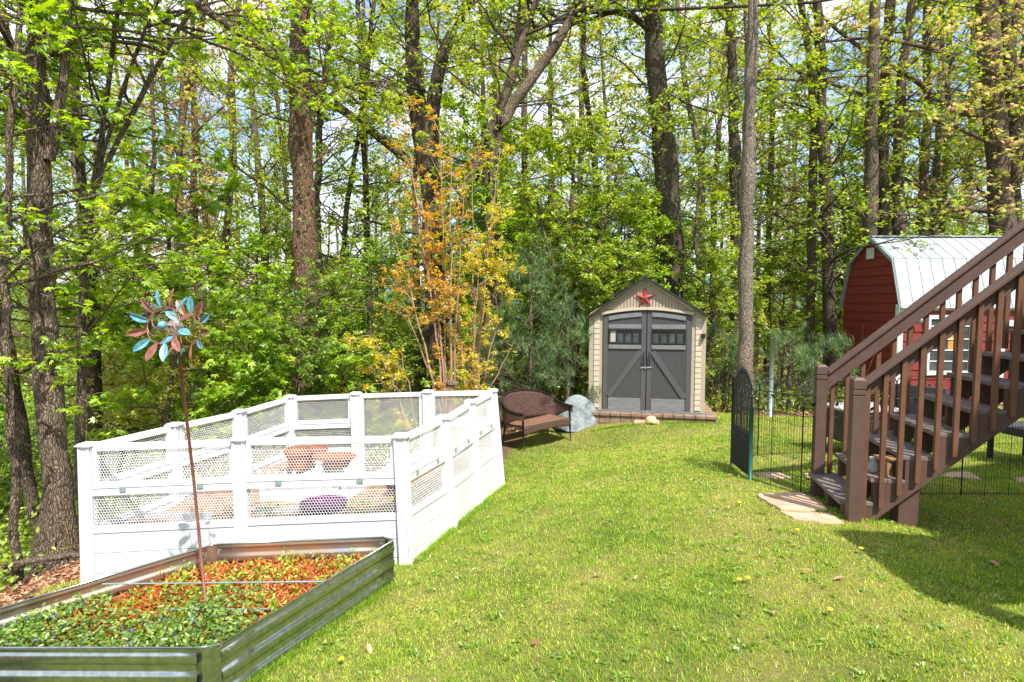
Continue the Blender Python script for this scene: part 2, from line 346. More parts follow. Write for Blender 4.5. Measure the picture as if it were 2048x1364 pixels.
def grow(S, D, Ln, k, rg, wander=.18, up=.08):
    n = len(S); P = np.empty((n, k+1, 3)); P[:,0] = S; d = D/np.linalg.norm(D, axis=1, keepdims=True)
    for i in range(k):
        d = d + rg.normal(0, wander, (n,3)); d[:,2] += up; d /= np.linalg.norm(d, axis=1, keepdims=True)
        P[:,i+1] = P[:,i] + d*(Ln/k)[:,None]
    return P
def tubes(P, Rr, sides):
    n, k, _ = P.shape; T = np.gradient(P, axis=1); T /= np.linalg.norm(T, axis=2, keepdims=True)+1e-9
    ref = np.where(np.abs(T[...,2:3]) > .9, np.array([1.,0,0]), np.array([0,0,1.]))
    A = np.cross(T, ref); A /= np.linalg.norm(A, axis=2, keepdims=True)+1e-9; B = np.cross(T, A)
    th = np.arange(sides)*2*np.pi/sides
    V = P[:,:,None] + Rr[:,:,None,None]*(A[:,:,None]*np.cos(th)[None,None,:,None] + B[:,:,None]*np.sin(th)[None,None,:,None])
    idx = np.arange(n*k*sides).reshape(n, k, sides); a = idx[:,:-1]; b = idx[:,1:]
    Q = np.stack([a, np.roll(a,-1,2), np.roll(b,-1,2), b], -1).reshape(-1, 4)
    return V.reshape(-1, 3), Q
def sample(P, n_per, rg, t0=.25, t1=1.0):
    n, k, _ = P.shape; t = rg.uniform(t0, t1, (n, n_per))*(k-1); i = np.minimum(t.astype(int), k-2); f = (t-i)[...,None]
    I = np.arange(n)[:,None]; p = P[I,i]*(1-f)+P[I,i+1]*f; d = P[I,i+1]-P[I,i]
    return p.reshape(-1,3), d.reshape(-1,3), np.repeat(np.arange(n), n_per)
def side_dirs(d, rg, ang=.8, flat=.5):
    d = d/np.linalg.norm(d, axis=1, keepdims=True); r = rg.normal(0, 1, d.shape); r[:,2] *= flat
    r -= (r*d).sum(1, keepdims=True)*d; r /= np.linalg.norm(r, axis=1, keepdims=True)
    return d*math.cos(ang)+r*math.sin(ang)
def pathpts(pts, k=14):
    """resample a list of (Vector, radius) to a smooth path"""
    P = np.array([list(p) for p, r in pts]); r = np.array([r for p, r in pts])
    s = np.r_[0, np.cumsum(np.linalg.norm(np.diff(P, axis=0), axis=1))]; t = np.linspace(0, s[-1], k)
    O = np.stack([np.interp(t, s, P[:,i]) for i in range(3)], 1); rr = np.interp(t, s, r)
    for _ in range(2): O[1:-1] = (O[:-2]+2*O[1:-1]+O[2:])/4
    return O, rr
def tree(name, label, cat, stems, bark, leaf, seed, nb=22, blen=2.6, t0=.15, leafsize=.09, n_leaf=10, shape='diamond', group=None,
         n2=6, n3=4, flat=.5, elev=.35, ivy=0, tilt=.45, crown_name='crown', az=None, droop=.02):
    """stems: list of [(Vector, radius)...]; first is the trunk"""
    rg = np.random.default_rng(seed); base = Vector(stems[0][0][0]); root = thing(name, label, cat, base, group)
    VV, QQ, off = [], [], 0; L1P = []; L1R = []
    for si, st in enumerate(stems):
        k = 26 if si == 0 else 14; P, rr = pathpts(st, k)
        P[1:-1] += rg.normal(0, .012, (k-2, 3))
        rr = rr*(1+.05*np.sin(np.arange(k)*1.3+seed)+rg.normal(0,.025,k))
        if si == 0: rr[0] *= 1.2; rr[1] *= 1.05
        V, Q = tubes(P[None], rr[None], 14 if si == 0 else 10)
        V = V + rg.normal(0, 1, V.shape)*rr.mean()*.05
        if si == 0: fl = np.exp(-np.arange(k)*.9)[:,None,None]*rr.mean()*.45*np.abs(np.sin(np.arange(14)*2.2+seed))[None,:,None]; c_ = P[:,None]; Vv = V.reshape(k,14,3); V = (Vv+(Vv-c_)/(np.linalg.norm(Vv-c_,axis=2,keepdims=True)+1e-6)*fl).reshape(-1,3)
        VV.append(V); QQ.append(Q+off); off += len(V)
        nn = max(3, int(nb*(1 if si == 0 else .45)))
        p, d, _i = sample(P[None], nn, rg, t0 if si == 0 else .2, 1.0)
        a = rg.uniform(0, 2*np.pi, nn) if az is None else rg.normal(az[0], az[1], nn)
        el = rg.normal(elev, .25, nn); dd = np.c_[np.cos(a)*np.cos(el), np.sin(a)*np.cos(el), np.sin(el)]
        frac = (p[:,2]-P[0,2])/(P[-1,2]-P[0,2]+1e-6); ln = blen*rg.uniform(.5, 1.15, nn)*(1-.35*frac)
        L1P.append(grow(p, dd, ln, 6, rg, .13, droop)); L1R.append(np.clip(ln*.011, .008, .045))
    L1 = np.concatenate(L1P); r1 = np.concatenate(L1R)
    V, Q = tubes(L1, r1[:,None]*np.linspace(1, .35, 7)[None], 5); VV.append(V); QQ.append(Q+off); off += len(V)
    p, d, ix = sample(L1, n2, rg, .2, 1); l1 = np.linalg.norm(L1[:,-1]-L1[:,0], axis=1)[ix]
    L2 = grow(p, side_dirs(d, rg, .85, flat), l1*rg.uniform(.22, .5, len(p)), 4, rg, .15, .02)
    V, Q = tubes(L2, (r1[ix]*.42)[:,None]*np.linspace(1, .4, 5)[None], 4); VV.append(V); QQ.append(Q+off); off += len(V)
    p, d, ix2 = sample(L2, n3, rg, .25, 1)
    L3 = grow(p, side_dirs(d, rg, .8, flat), rg.uniform(.12, .34, len(p))*blen/2.4, 3, rg, .15, 0)
    V, Q = tubes(L3, np.full((len(L3), 4), .0028)*np.linspace(1, .6, 4), 3); VV.append(V); QQ.append(Q+off); off += len(V)
    b = np.array(base)
    link('trunk', npmesh('trunk', np.concatenate(VV)-b, quads=np.concatenate(QQ), smooth=True), bark, root)
    if n_leaf > 0:
        p, d, _i = sample(L3, n_leaf, rg, .1, 1.08); p = p + rg.normal(0, leafsize*.35, p.shape)*[1,1,.6]
        clump = rg.normal(0, .16, len(L3))[_i]
        link(crown_name, leafmesh('crown', p-b, leafsize, shape, rg, tilt, rg.beta(2,2,len(p))*.8+.1+clump), leaf, root)
    if ivy:
        P, rr = pathpts(stems[0], 60); i = rg.integers(0, int(60*ivy[1]), ivy[0]); a = rg.uniform(0, 2*np.pi, ivy[0])
        q = P[i] + np.c_[np.cos(a), np.sin(a), np.zeros(len(a))]*(rr[i]+rg.uniform(0, .12, len(a)))[:,None] + rg.normal(0, .05, (len(a),3))
        link('ivy', leafmesh('ivy', q-b, .08, 'diamond', rg, .9), M['ivy'], root)
    return root

# ================================================================== SETTING: ground, hills
xs = np.unique(np.r_[np.linspace(-900, -60, 18), np.linspace(-60, -12, 40), np.linspace(-12, 14, 180), np.linspace(14, 60, 40), np.linspace(60, 900, 18)])
ys = np.unique(np.r_[np.linspace(-300, -10, 14), np.linspace(-10, 2, 30), np.linspace(2, 16, 130), np.linspace(16, 70, 50), np.linspace(70, 1200, 24)])
X, Y = np.meshgrid(xs, ys); XY = np.c_[X.ravel(), Y.ravel()]; Zg = ground_np(np.c_[np.clip(XY[:,0], -150, 150), np.clip(XY[:,1], -100, 200)])
nx, ny = len(xs), len(ys); idx = np.arange(nx*ny).reshape(ny, nx)
Qg = np.stack([idx[:-1,:-1], idx[:-1,1:], idx[1:,1:], idx[1:,:-1]], -1).reshape(-1, 4)
# bare wood floor / lawn mix is chosen per place: 'lawn' attribute = 1 on the mown grass
wob = .35*np.sin(XY[:,0]*1.7)+.25*np.sin(XY[:,1]*2.3+1)
lawn_edge_y = 11.5 + wob*.8
enc_left = -4.25
lawn = ((XY[:,1] < lawn_edge_y) & (XY[:,0] > np.where(XY[:,1] > 7.9, -.35+ (XY[:,1]-8)*.25, -3.9+wob*.3)) & (XY[:,1] > -8)).astype(float)
gme = npmesh('ground', np.c_[XY, Zg], quads=Qg, tint=lawn, smooth=True)
gm = bpy.data.materials.new('ground'); gm.use_nodes = True; t = gm.node_tree; b = t.nodes['Principled BSDF']; b.inputs['Roughness'].default_value = 1; b.inputs['Specular IOR Level'].default_value = .1
def nd(t, ty, **kw):
    n = t.nodes.new(ty)
    for k, v in kw.items(): n.inputs[k].default_value = v
    return n
tcn = nd(t, "ShaderNodeTexCoord"); n1 = nd(t, "ShaderNodeTexNoise", Scale=24.0, Detail=9.0, Roughness=.7); n2 = nd(t, "ShaderNodeTexNoise", Scale=1.3, Detail=4.0)
r1 = nd(t, "ShaderNodeValToRGB"); r1.color_ramp.elements[0].color = (.06,.12,.010,1); r1.color_ramp.elements[1].color = (.19,.26,.028,1)
q = r1.color_ramp.elements.new(.62); q.color = (.27,.22,.08,1); r1.color_ramp.elements[0].position = .3
r2 = nd(t, "ShaderNodeValToRGB"); r2.color_ramp.elements[0].color = (.05,.03,.02,1); r2.color_ramp.elements[1].color = (.24,.15,.09,1); r2.color_ramp.elements[0].position = .3; r2.color_ramp.elements[1].position = .7
at_ = nd(t, "ShaderNodeAttribute"); at_.attribute_name = 'tint'; mm = t.nodes.new("ShaderNodeMix"); mm.data_type = 'RGBA'
add = nd(t, "ShaderNodeMath"); add.operation = 'ADD'; sc_ = nd(t, "ShaderNodeMath"); sc_.operation = 'MULTIPLY'; sc_.inputs[1].default_value = .5
for a_, b_ in ((tcn.outputs['Object'], n1.inputs['Vector']), (tcn.outputs['Object'], n2.inputs['Vector']), (n1.outputs['Fac'], add.inputs[0]), (n2.outputs['Fac'], add.inputs[1]),
               (add.outputs[0], sc_.inputs[0]), (sc_.outputs[0], r1.inputs[0]), (n1.outputs['Fac'], r2.inputs[0]), (at_.outputs['Fac'], mm.inputs[0]), (r2.outputs[0], mm.inputs[6]), (r1.outputs[0], mm.inputs[7]), (mm.outputs[2], b.inputs['Base Color'])):
    t.links.new(a_, b_)
bp = nd(t, "ShaderNodeBump", Strength=.8, Distance=.03); t.links.new(n1.outputs['Fac'], bp.inputs['Height']); t.links.new(bp.outputs[0], b.inputs['Normal'])
tag(link('ground', gme, gm), kind='structure')
# far hills, the blue haze of distance painted into their colour
hx = np.linspace(-2600, 2600, 90); hy = np.array([900, 1150, 1500, 1900, 2400]); HX, HY = np.meshgrid(hx, hy)
hz = -60 + np.array([0, 90, 150, 210, 190])[:,None]*(.55+.25*np.sin(HX*.0021+1)+.15*np.sin(HX*.0057)+.06*np.sin(HX*.013))
ih = np.arange(HX.size).reshape(HX.shape); Qh = np.stack([ih[:-1,:-1], ih[:-1,1:], ih[1:,1:], ih[1:,:-1]], -1).reshape(-1,4)
tag(link('hills', npmesh('hills', np.c_[HX.ravel(), HY.ravel(), hz.ravel()], quads=Qh, smooth=True), mat('far_hills_haze', (.06,.13,.14), 1, col2=(.10,.19,.20), scale=.02, spec=0)), kind='structure')

# ================================================================== SHED
SY = 10.6
def P(px, py, Y=SY): return at(px, py, Y)
shed = thing('storage_shed', 'tan resin storage shed with dark grey double doors and black gabled roof', 'shed', P(1293, 822))
pl, pr = P(1179,640).x, P(1408,640).x; zb = P(1293,822).z; ze = P(1293,628).z; zp = P(1291,560).z; xc = P(1292,600).x; SD = 2.1
dl, dr = P(1207,700).x, P(1379,700).x; zd = P(1293,631).z; zdc = P(1293,621).z
mb = MB()
mb.bb(pl, dl, SY, SY+.10, zb, ze); mb.bb(dr, pr, SY, SY+.10, zb, ze)
mb.bb(pl, pl+.08, SY+.10, SY+SD, zb, ze); mb.bb(pr-.08, pr, SY+.10, SY+SD, zb, ze); mb.bb(pl+.08, pr-.08, SY+SD-.08, SY+SD, zb, ze)
arc = [(dl+(dr-dl)*i/12, zd+(zdc-zd)*math.sin(math.pi*i/12)) for i in range(13)]
mb.prism([(pl, SY-.005, ze)] + [(dl, SY-.005, ze)] + [(x, SY-.005, z) for x, z in arc] + [(dr, SY-.005, ze), (pr, SY-.005, ze), (xc, SY-.005, zp)], (0, .09, 0))
mb.prism([(pl, SY+SD-.09, ze), (pr, SY+SD-.09, ze), (xc, SY+SD-.09, zp)], (0, .085, 0))
mb.build('wall', M['tan'], shed, bevel=.008)
# recessed-looking grooved gable board and its trim
mb = MB(); gx0, gx1, gz0, gzp = P(1212,620).x, P(1374,618).x, P(1293,619).z, P(1291,566).z
for i in range(26):
    x0 = gx0+(gx1-gx0)*i/26; x1 = gx0+(gx1-gx0)*(i+.72)/26
    h = lambda x: gz0+(gzp-gz0)*(1-abs(x-(gx0+gx1)/2)/((gx1-gx0)/2))
    mb.prism([(x0,SY-.022,gz0),(x1,SY-.022,gz0),(x1,SY-.022,max(h(x1),gz0+.004)),(x0,SY-.022,max(h(x0),gz0+.004))], (0,.016,0))
mb.build('gable_panel', M['tan'], shed)
mb = MB(); tr = .055
mb.beam((gx0-.09,SY-.03,gz0-.012),(xc,SY-.03,gzp+.06),Vector((0,.03,0)),Vector((0,0,tr))); mb.beam((xc,SY-.029,gzp+.06),(gx1+.09,SY-.029,gz0-.012),Vector((0,.03,0)),Vector((0,0,tr)))
ar = [(dl-.03+(dr-dl+.06)*i/12, zd+.035+(zdc-zd)*math.sin(math.pi*i/12)) for i in range(13)]
for i in range(12): mb.beam((ar[i][0],SY-.04,ar[i][1]),(ar[i+1][0],SY-.04,ar[i+1][1]),Vector((0,.05,0)),Vector((0,0,.05)))
mb.build('gable_trim', M['tan2'], shed, bevel=.004)
for cx in (P(1194.5,700).x, P(1392.5,700).x):
    mb = MB(); zz = zb+.04; k = 0
    while zz < ze-.08:
        mb.hexa([Vector((cx-.052,SY-.020,zz)),Vector((cx+.052,SY-.020,zz)),Vector((cx+.052,SY-.001,zz)),Vector((cx-.052,SY-.001,zz)),
                 Vector((cx-.050,SY-.012,zz+.098)),Vector((cx+.050,SY-.012,zz+.098)),Vector((cx+.050,SY-.001,zz+.098)),Vector((cx-.050,SY-.001,zz+.098))]); zz += .1
    mb.build('shingle_pilaster', M['tan2'], shed)
# doors
def dpx(px, py): q = P(px, py); return q.x, q.z
xm = P(1293,700).x
for sgn, (xa, xb) in ((-1, (dl+.005, xm-.008)), (1, (xm+.008, dr-.005))):
    mb = MB(); mb.bb(xa, xb, SY-.012, SY+.03, zb+.01, zd-.01)
    st = .085
    mb.bb(xa, xa+st, SY-.028, SY-.013, zb+.01, zd+.0); mb.bb(xb-st, xb, SY-.028, SY-.013, zb+.01, zd+.0)
    steps = 8
    mb.prism([(xa, SY-.026, zd-.02), (xb, SY-.026, zd-.02)] + [(xb+(xa-xb)*i/steps, SY-.026, zd-.012+(zdc-zd)*math.sin(math.pi*((xb+(xa-xb)*i/steps)-dl)/(dr-dl))) for i in range(steps+1)], (0,.05,0))
    x = xa+st+.01
    while x < xb-st-.012: mb.bb(x, x+.013, SY-.019, SY-.0125, zb+.02, zd-.03); x += .021
    door = mb.build('door', M['slate'], shed)
    inner = xb if sgn < 0 else xa; outer = xa if sgn < 0 else xb
    # diagonal brace
    a0 = Vector((inner-sgn*-1*-.0, SY-.034, P(1293,702).z)); 
    p_top = Vector((inner+sgn*.10, SY-.032, P(1293,703).z)); p_bot = Vector((outer-sgn*.10, SY-.032, P(1293,794).z))
    dirv = (p_bot-p_top).normalized(); side = Vector((dirv.z, 0, -dirv.x))*.055
    MB().beam(p_top, p_bot, side*2*.9, Vector((0,.02,0))).build('brace', M['slate'], door, bevel=.003)
    bx0, bx1 = (P(1218,700).x, P(1282.5,700).x) if sgn < 0 else (P(1302.5,700).x, P(1367.5,700).x)
    for z0, z1, nm in ((657.5, 649, 'grained_board'), (698, 689.5, 'grained_board'), (820.5, 796.5, 'kick_board')):
        mb = MB(); mb.bb(bx0, bx1, SY-.044, SY-.0285, P(1293,z0).z, P(1293,z1).z); mb.build(nm, M['grain'], door, bevel=.003)
    mb = MB()
    for i in range(6):
        u0, u1 = bx0+(bx1-bx0)*i/6, bx0+(bx1-bx0)*(i+1)/6
        f = lambda u: zd-.035+(zdc-zd)*math.sin(math.pi*(u-dl)/(dr-dl))
        mb.hexa([Vector((u0,SY-.042,f(u0)-.075)),Vector((u1,SY-.042,f(u1)-.075)),Vector((u1,SY-.0275,f(u1)-.075)),Vector((u0,SY-.0275,f(u0)-.075)),
                 Vector((u0,SY-.042,f(u0))),Vector((u1,SY-.042,f(u1))),Vector((u1,SY-.0275,f(u1))),Vector((u0,SY-.0275,f(u0)))])
    mb.build('grained_board', M['grain'], door)
    z0, z1 = P(1293,688).z, P(1293,658.2).z
    mb = MB(); fr = .028
    mb.bb(bx0, bx1, SY-.052, SY-.0125, z1-fr, z1); mb.bb(bx0, bx1, SY-.052, SY-.0125, z0, z0+fr)
    for i in range(5):
        xx = bx0+(bx1-bx0-.022)*i/4; mb.bb(xx, xx+.022, SY-.049, SY-.0122, z0+fr, z1-fr)
    win = mb.build('window', M['black'], door, bevel=.002)
    MB().bb(bx0+.005, bx1-.005, SY-.0205, SY-.0195, z0+.01, z1-.01).build('pane', M['pane'], door)
    if sgn < 0: MB().bb(bx0+.035, bx0+.135, SY-.024, SY-.0225, z0+.035, z1-.035).build('paper_notice', M['pane_paper'], door)
    hxp = P(1288 if sgn < 0 else 1299, 700).x
    pts = [Vector((hxp, SY-.03-.045*math.sin(math.pi*i/8), P(1293,704+25*i/8).z)) for i in range(9)]
    MB().tube(pts, .011, 8).build('handle', M['black'], door, smooth=True)
mb = MB(); mb.tube([P(1282,736,SY-.045), P(1305,734.5,SY-.045)], .006, 6); mb.tube([P(1292,732,SY-.05), P(1292,739,SY-.05)], .01, 6); mb.build('latch_bar', M['steelpole'], shed)
# roof
mb = MB()
el_, er_, pk = P(1176,633), P(1411,629), P(1290.5,552.5)
for e in (el_, er_):
    d = (Vector((e.x,0,e.z))-Vector((pk.x,0,pk.z))); nrm = Vector((-d.z,0,d.x)).normalized(); nrm = nrm if nrm.z > 0 else -nrm
    a, b_ = Vector((pk.x, SY-.14, pk.z)), Vector((e.x, SY-.14, e.z)); t_ = nrm*-.042
    if e is er_: a = a+Vector((.001,0,0))
    mb.hexa([a+t_, b_+t_, b_+t_+Vector((0,SD+.26,0)), a+t_+Vector((0,SD+.26,0)), a, b_, b_+Vector((0,SD+.26,0)), a+Vector((0,SD+.26,0))])
mb.tube([Vector((pk.x, SY-.15, pk.z-.01)), Vector((pk.x, SY+SD+.13, pk.z-.01))], .03, 8)
mb.build('roof', M['roofblack'], shed)
lt = P(1401.5, 670); mb = MB(); mb.box(lt+Vector((0,-.03,0)), (.075,.06,.075)); mb.lathe(lt+Vector((0,-.07,-.02)), [(.0,-.02),(.03,-.015),(.034,.02),(.0,.03)], 12)
mb.build('lamp', M['black'], shed, bevel=.004)
MB().bb(pl+.02, pr-.02, SY-.045, SY+.0, zb-.012, zb+.012).build('sill', M['steelpole'], shed)
# platform of pavers
mb = MB(); x0, x1 = P(1181,830).x, P(1424,830).x; zt = zb-.014; zg = P(1293,849).z; nb_ = 12
brick_w = (x1-x0)/nb_
for i in range(nb_):
    a = x0+brick_w*i+.004; c = x0+brick_w*(i+1)-.004
    mb.bb(a, c, SY-.24, SY-.06, zt-.055, zt+random.uniform(-.002,.002)); mb.bb(a+.0, c, SY-.21, SY-.12, zg+.04, zt-.058)
for j in range(9):
    y0 = SY-.05+.24*j; mb.bb(x1-.24, x1-.004, y0, y0+.232, zt-.055, zt-.001); mb.bb(x1-.10, x1-.03, y0, y0+.232, zg-.2, zt-.058)
mb.bb(x0+.01, x1-.25, SY-.058, SY+SD+.1, zg-.2, zt-.006); mb.bb(x0+.02, x1-.1, SY-.20, SY-.10, zg-.25, zg+.038)
tag(mb.build('paver_platform', M['paver'], None, bevel=.006), 'brown paver brick platform the resin shed stands on', 'platform')
# star
def star(c, r, dep):
    mb = MB(); v = []
    for i in range(10):
        a = math.pi/2+math.pi*i/5; rr = r if i % 2 == 0 else r*.40; v.append(Vector((c.x+rr*math.cos(a), c.y, c.z+rr*math.sin(a))))
    n = len(mb.v); mb.v += [tuple(p) for p in v]+[(c.x, c.y-dep, c.z), (c.x, c.y+.004, c.z)]
    for i in range(10): mb.f.append((i, (i+1) % 10, 10)); mb.f.append(((i+1) % 10, i, 11))
    return mb
tag(star(P(1290.8,596,SY-.045), .20, .055).build('barn_star', M['star']), 'faceted red metal barn star hung on the shed gable', 'star')

for o in [shed, bpy.data.objects['barn_star'], bpy.data.objects['paver_platform']]:
    pv = Matrix.Translation(P(1293,822)); rot = Matrix.Rotation(R(-11), 4, 'Z')
    o.matrix_world = pv @ rot @ pv.inverted() @ (Matrix.Translation(o.location))
# slab and stone before the shed
def slabstone(pts, h, m, name, label, cat, group=None, z0=None):
    vs = [Vector(p) for p in pts]; zz = max(p.z for p in vs)
    if z0 is not None: zz = z0
    k = len(vs); rg = random.Random(len(label)+k); q = []
    for i in range(k):
        a, b_ = vs[i], vs[(i+1) % k]
        for j in range(3): p = a.lerp(b_, j/3); q.append(Vector((p.x+rg.uniform(-.012,.012), p.y+rg.uniform(-.015,.015), p.z+h)))
    return tag(MB().prism(q, (0,0,-h-.04)).build(name, m, None, bevel=.008), label, cat, group)
slabstone([gp(1268,850), gp(1319,849), gp(1315,843.5), gp(1270,844)], .05, M['flag'], 'stepping_slab', 'pale flat slab at the foot of the shed platform', 'slab')
def rock(c, sx, sy, sz, m, name, label, cat, seed, top=.75, sub=3, amp=.08):
    import bmesh
    bm = bmesh.new(); bmesh.ops.create_icosphere(bm, subdivisions=sub+1, radius=1); rg = np.random.default_rng(seed)
    ph = rg.uniform(0, 6, (6,3)); fr = rg.uniform(1.2, 4.5, (6,3))
    for v in bm.verts:
        p = np.array(v.co); s = sum(math.sin(float((fr[i]*p).sum())+ph[i,0])/(1+i*.4) for i in range(6))*amp
        q = Vector(v.co)*(1+s)
        tz = max(0.0, v.co.z); h0 = math.hypot(v.co.x, v.co.y)+1e-6; tz_ = min(1, tz)
        k = ((1+(top-1)*tz_)*math.sqrt(max(0, 1-tz_**5)) if v.co.z >= 0 else h0)*(1+s)
        v.co = Vector((v.co.x/h0*sx*k, v.co.y/h0*sy*k, tz_*sz*(1+s*.8+.10*v.co.x*-1*tz_)))
    me = bpy.data.meshes.new(name); bm.to_mesh(me); bm.free(); me.polygons.foreach_set('use_smooth', [True]*len(me.polygons))
    return tag(link(name, me, m, None, Vector(c)-Vector((0,0,.04))), label, cat)
q = gp(1302,848); q.z += .06
rock(q, .12, .09, .13, M['rocktan'], 'tan_rock', 'lumpy tan rock lying on the slab before the shed', 'rock', 3, .7, 2, .10)
q = Vector((at(1157,800,10.75).x, 10.75, ground(1.25,10.7)))
rock(q+Vector((0,0,-.02)), .43, .28, .62, M['rock'], 'landscape_boulder', 'grey blue hollow boulder cover beside the wicker bench', 'boulder', 5, .66, 4, .05)

# ================================================================== BENCH
FL, FR, BR, BL = at(1048,905,9.43), at(1141,882,10.2), at(1088,880,10.55), at(1004,893,9.80)
Wv = (FR-FL); Wv.z = 0; bw = Wv.length; Wv.normalize(); Dv = Vector((-Wv.y, Wv.x, 0)); bd = .56; zb0 = (FL.z+FR.z)/2
def B(u, v, z): return FL*1.0 + Wv*u + Dv*v + Vector((0, 0, z)) + Vector((0,0,zb0-FL.z))
bench = thing('wicker_bench', 'brown wicker loveseat bench with curved back on the lawn', 'bench', B(bw/2, bd/2, 0))
for u, v, tu, tv in ((0,0,0,.03), (bw,0,0,.03), (0.02,bd,.03,-.05), (bw-.02,bd,-.03,-.05)):
    MB().tube([B(u,v,-.03), B(u+tu*.5,v+tv*.5,.25), B(u+tu,v+tv,.62 if v < .1 else .42)], [.014,.018,.018], 8).build('leg', M['wicker'], bench, smooth=True)
G = []
for j in range(9):
    v = .02+bd*.86*j/8; row = []
    for i in range(17):
        u = .02+(bw-.04)*i/16; row.append(B(u, v, .42-.02*math.sin(math.pi*i/16)-.012*math.sin(math.pi*j/8)-(.0 if j else .015)))
    G.append(row)
def gridobj(G, name, m, parent, uvs, thick, bevel=0):
    mb = MB(); mb.grid(G); o = mb.build(name, m, parent, smooth=True, solid=thick); me = o.data; ul = me.uv_layers.new(name='UVMap'); b_ = len(G[0])
    for p in me.polygons:
        for li in p.loop_indices:
            vi = me.loops[li].vertex_index; i, j = divmod(vi, b_); ul.data[li].uv = (j/(b_-1)*uvs[0], i/(len(G)-1)*uvs[1])
    return o
gridobj(G, 'seat', M['wicker_seat'], bench, (bw, .5), .03)
G = []
for j in range(4):
    row = []
    for i in range(17):
        s = i/16; dip = .045*math.sin(math.pi*s); row.append(B(bw*s, -.008+.012*math.sin(math.pi*j/3), .425-(.15-dip)*j/3))
    G.append(row)
gridobj(G, 'seat_apron', M['wicker'], bench, (bw, .16), .02)
# the one-piece back and arm shell
path = []
def ease(a): return .5-.5*math.cos(math.pi*a)
for i in range(41):
    s = i/40
    if s < .22:
        a = s/.22; u = -.03-.03*math.sin(a*math.pi/2); v = -.01+a*(bd-.15); h = .63+.02*a+.10*max(0,a-.45)**1.5; lo = h-.10-(max(0,a-.3)/.7)**1.2*.18
    elif s > .78:
        a = (1-s)/.22; u = bw+.03+.03*math.sin(a*math.pi/2); v = -.01+a*(bd-.15); h = .63+.02*a+.10*max(0,a-.45)**1.5; lo = h-.10-(max(0,a-.3)/.7)**1.2*.18
    else:
        a = (s-.22)/.56; th = math.pi*a; th2 = math.pi*a**.72; u = -.06+(bw+.12)*ease(a)*.35+(-.0)+(bw+.12)*a*.65; v = bd-.16+.22*math.sin(th)**.6
        h = .70+.215*max(0,math.sin(th2))**.55; lo = .40-.0
        e = min(a, 1-a)*8; lo = lo if e > 1 else (.63-.10-.18+.03)*(1-e)+lo*e
    path.append((u, v, h, lo))
G = []
for j in range(9):
    G.append([B(u, v+(.05*(j/8) if .2 < i/40 < .8 else 0)*1.0, lo+(h-lo)*j/8) for i, (u, v, h, lo) in enumerate(path)])
gridobj(G, 'backrest', M['wicker'], bench, (2.2, .5), .03)
mb = MB(); mb.tube([B(u, v+(.05 if .2 < i/40 < .8 else 0), h) for i, (u, v, h, lo) in enumerate(path)], .024, 8); mb.build('rolled_edge', M['wicker'], bench, smooth=True)

# ================================================================== WHITE GARDEN ENCLOSURE
def post_pts(tx, ty, bx, by, Y, h=None):
    t_ = at(tx, ty, Y)
    if by is not None: b_ = at(bx, by, Y)
    else: b_ = at(bx, ty+200, Y); b_.z = t_.z-h; k = at(bx, ty+200, Y); b_.x = k.x
    return b_, t_
PO = {'A': post_pts(175,888,182,1160,5.28), 'B': post_pts(481,876,489,1142,5.165), 'C': post_pts(802,870,814,1125,5.05),
      'D': post_pts(886,833.5,904,1058,5.90), 'E': post_pts(941,802,957,1013,6.75), 'G': post_pts(985,780,1001,971,7.6),
      'H': post_pts(349,848,355,None,6.17,1.27), 'I': post_pts(479,821,484,None,7.05,1.26), 'J': post_pts(580,792,585,None,7.94,1.25),
      'K': post_pts(711,786,715,None,7.83,1.25), 'M': post_pts(855,782,858,None,7.71,1.26)}
cen = sum((b_ for b_, t_ in PO.values()), Vector())/len(PO)
enc = thing('garden_enclosure', 'white vinyl raised garden enclosure with honeycomb mesh panels', 'garden enclosure', cen)
fx = (PO['C'][0]-PO['A'][0]).normalized(); fx.z = 0; fx.normalize()
for k, (b_, t_) in PO.items():
    mb = MB(); up = (t_-b_).normalized(); X = fx; Yx = up.cross(X).normalized(); h = (t_-b_).length
    mb.box(b_+up*(h/2-.08), (.10,.10,h+.12), (X, Yx, up))
    for sx in (-.05, .05): mb.box(b_+up*(h/2-.08)+X*sx*.9+Yx*-.052, (.022,.012,h+.12), (X,Yx,up))
    for sy in (-.05, .05): mb.box(b_+up*(h/2-.08)+X*.052+Yx*sy*.6, (.012,.022,h+.12), (X,Yx,up))
    mb.build('post', M['vinyl'], enc, bevel=.004)
    mb = MB(); mb.box(t_-up*.008, (.145,.145,.016), (X,Yx,up)); mb.box(t_+up*.005, (.12,.12,.014), (X,Yx,up)); mb.build('post_cap', M['vinyl'], enc, bevel=.004)
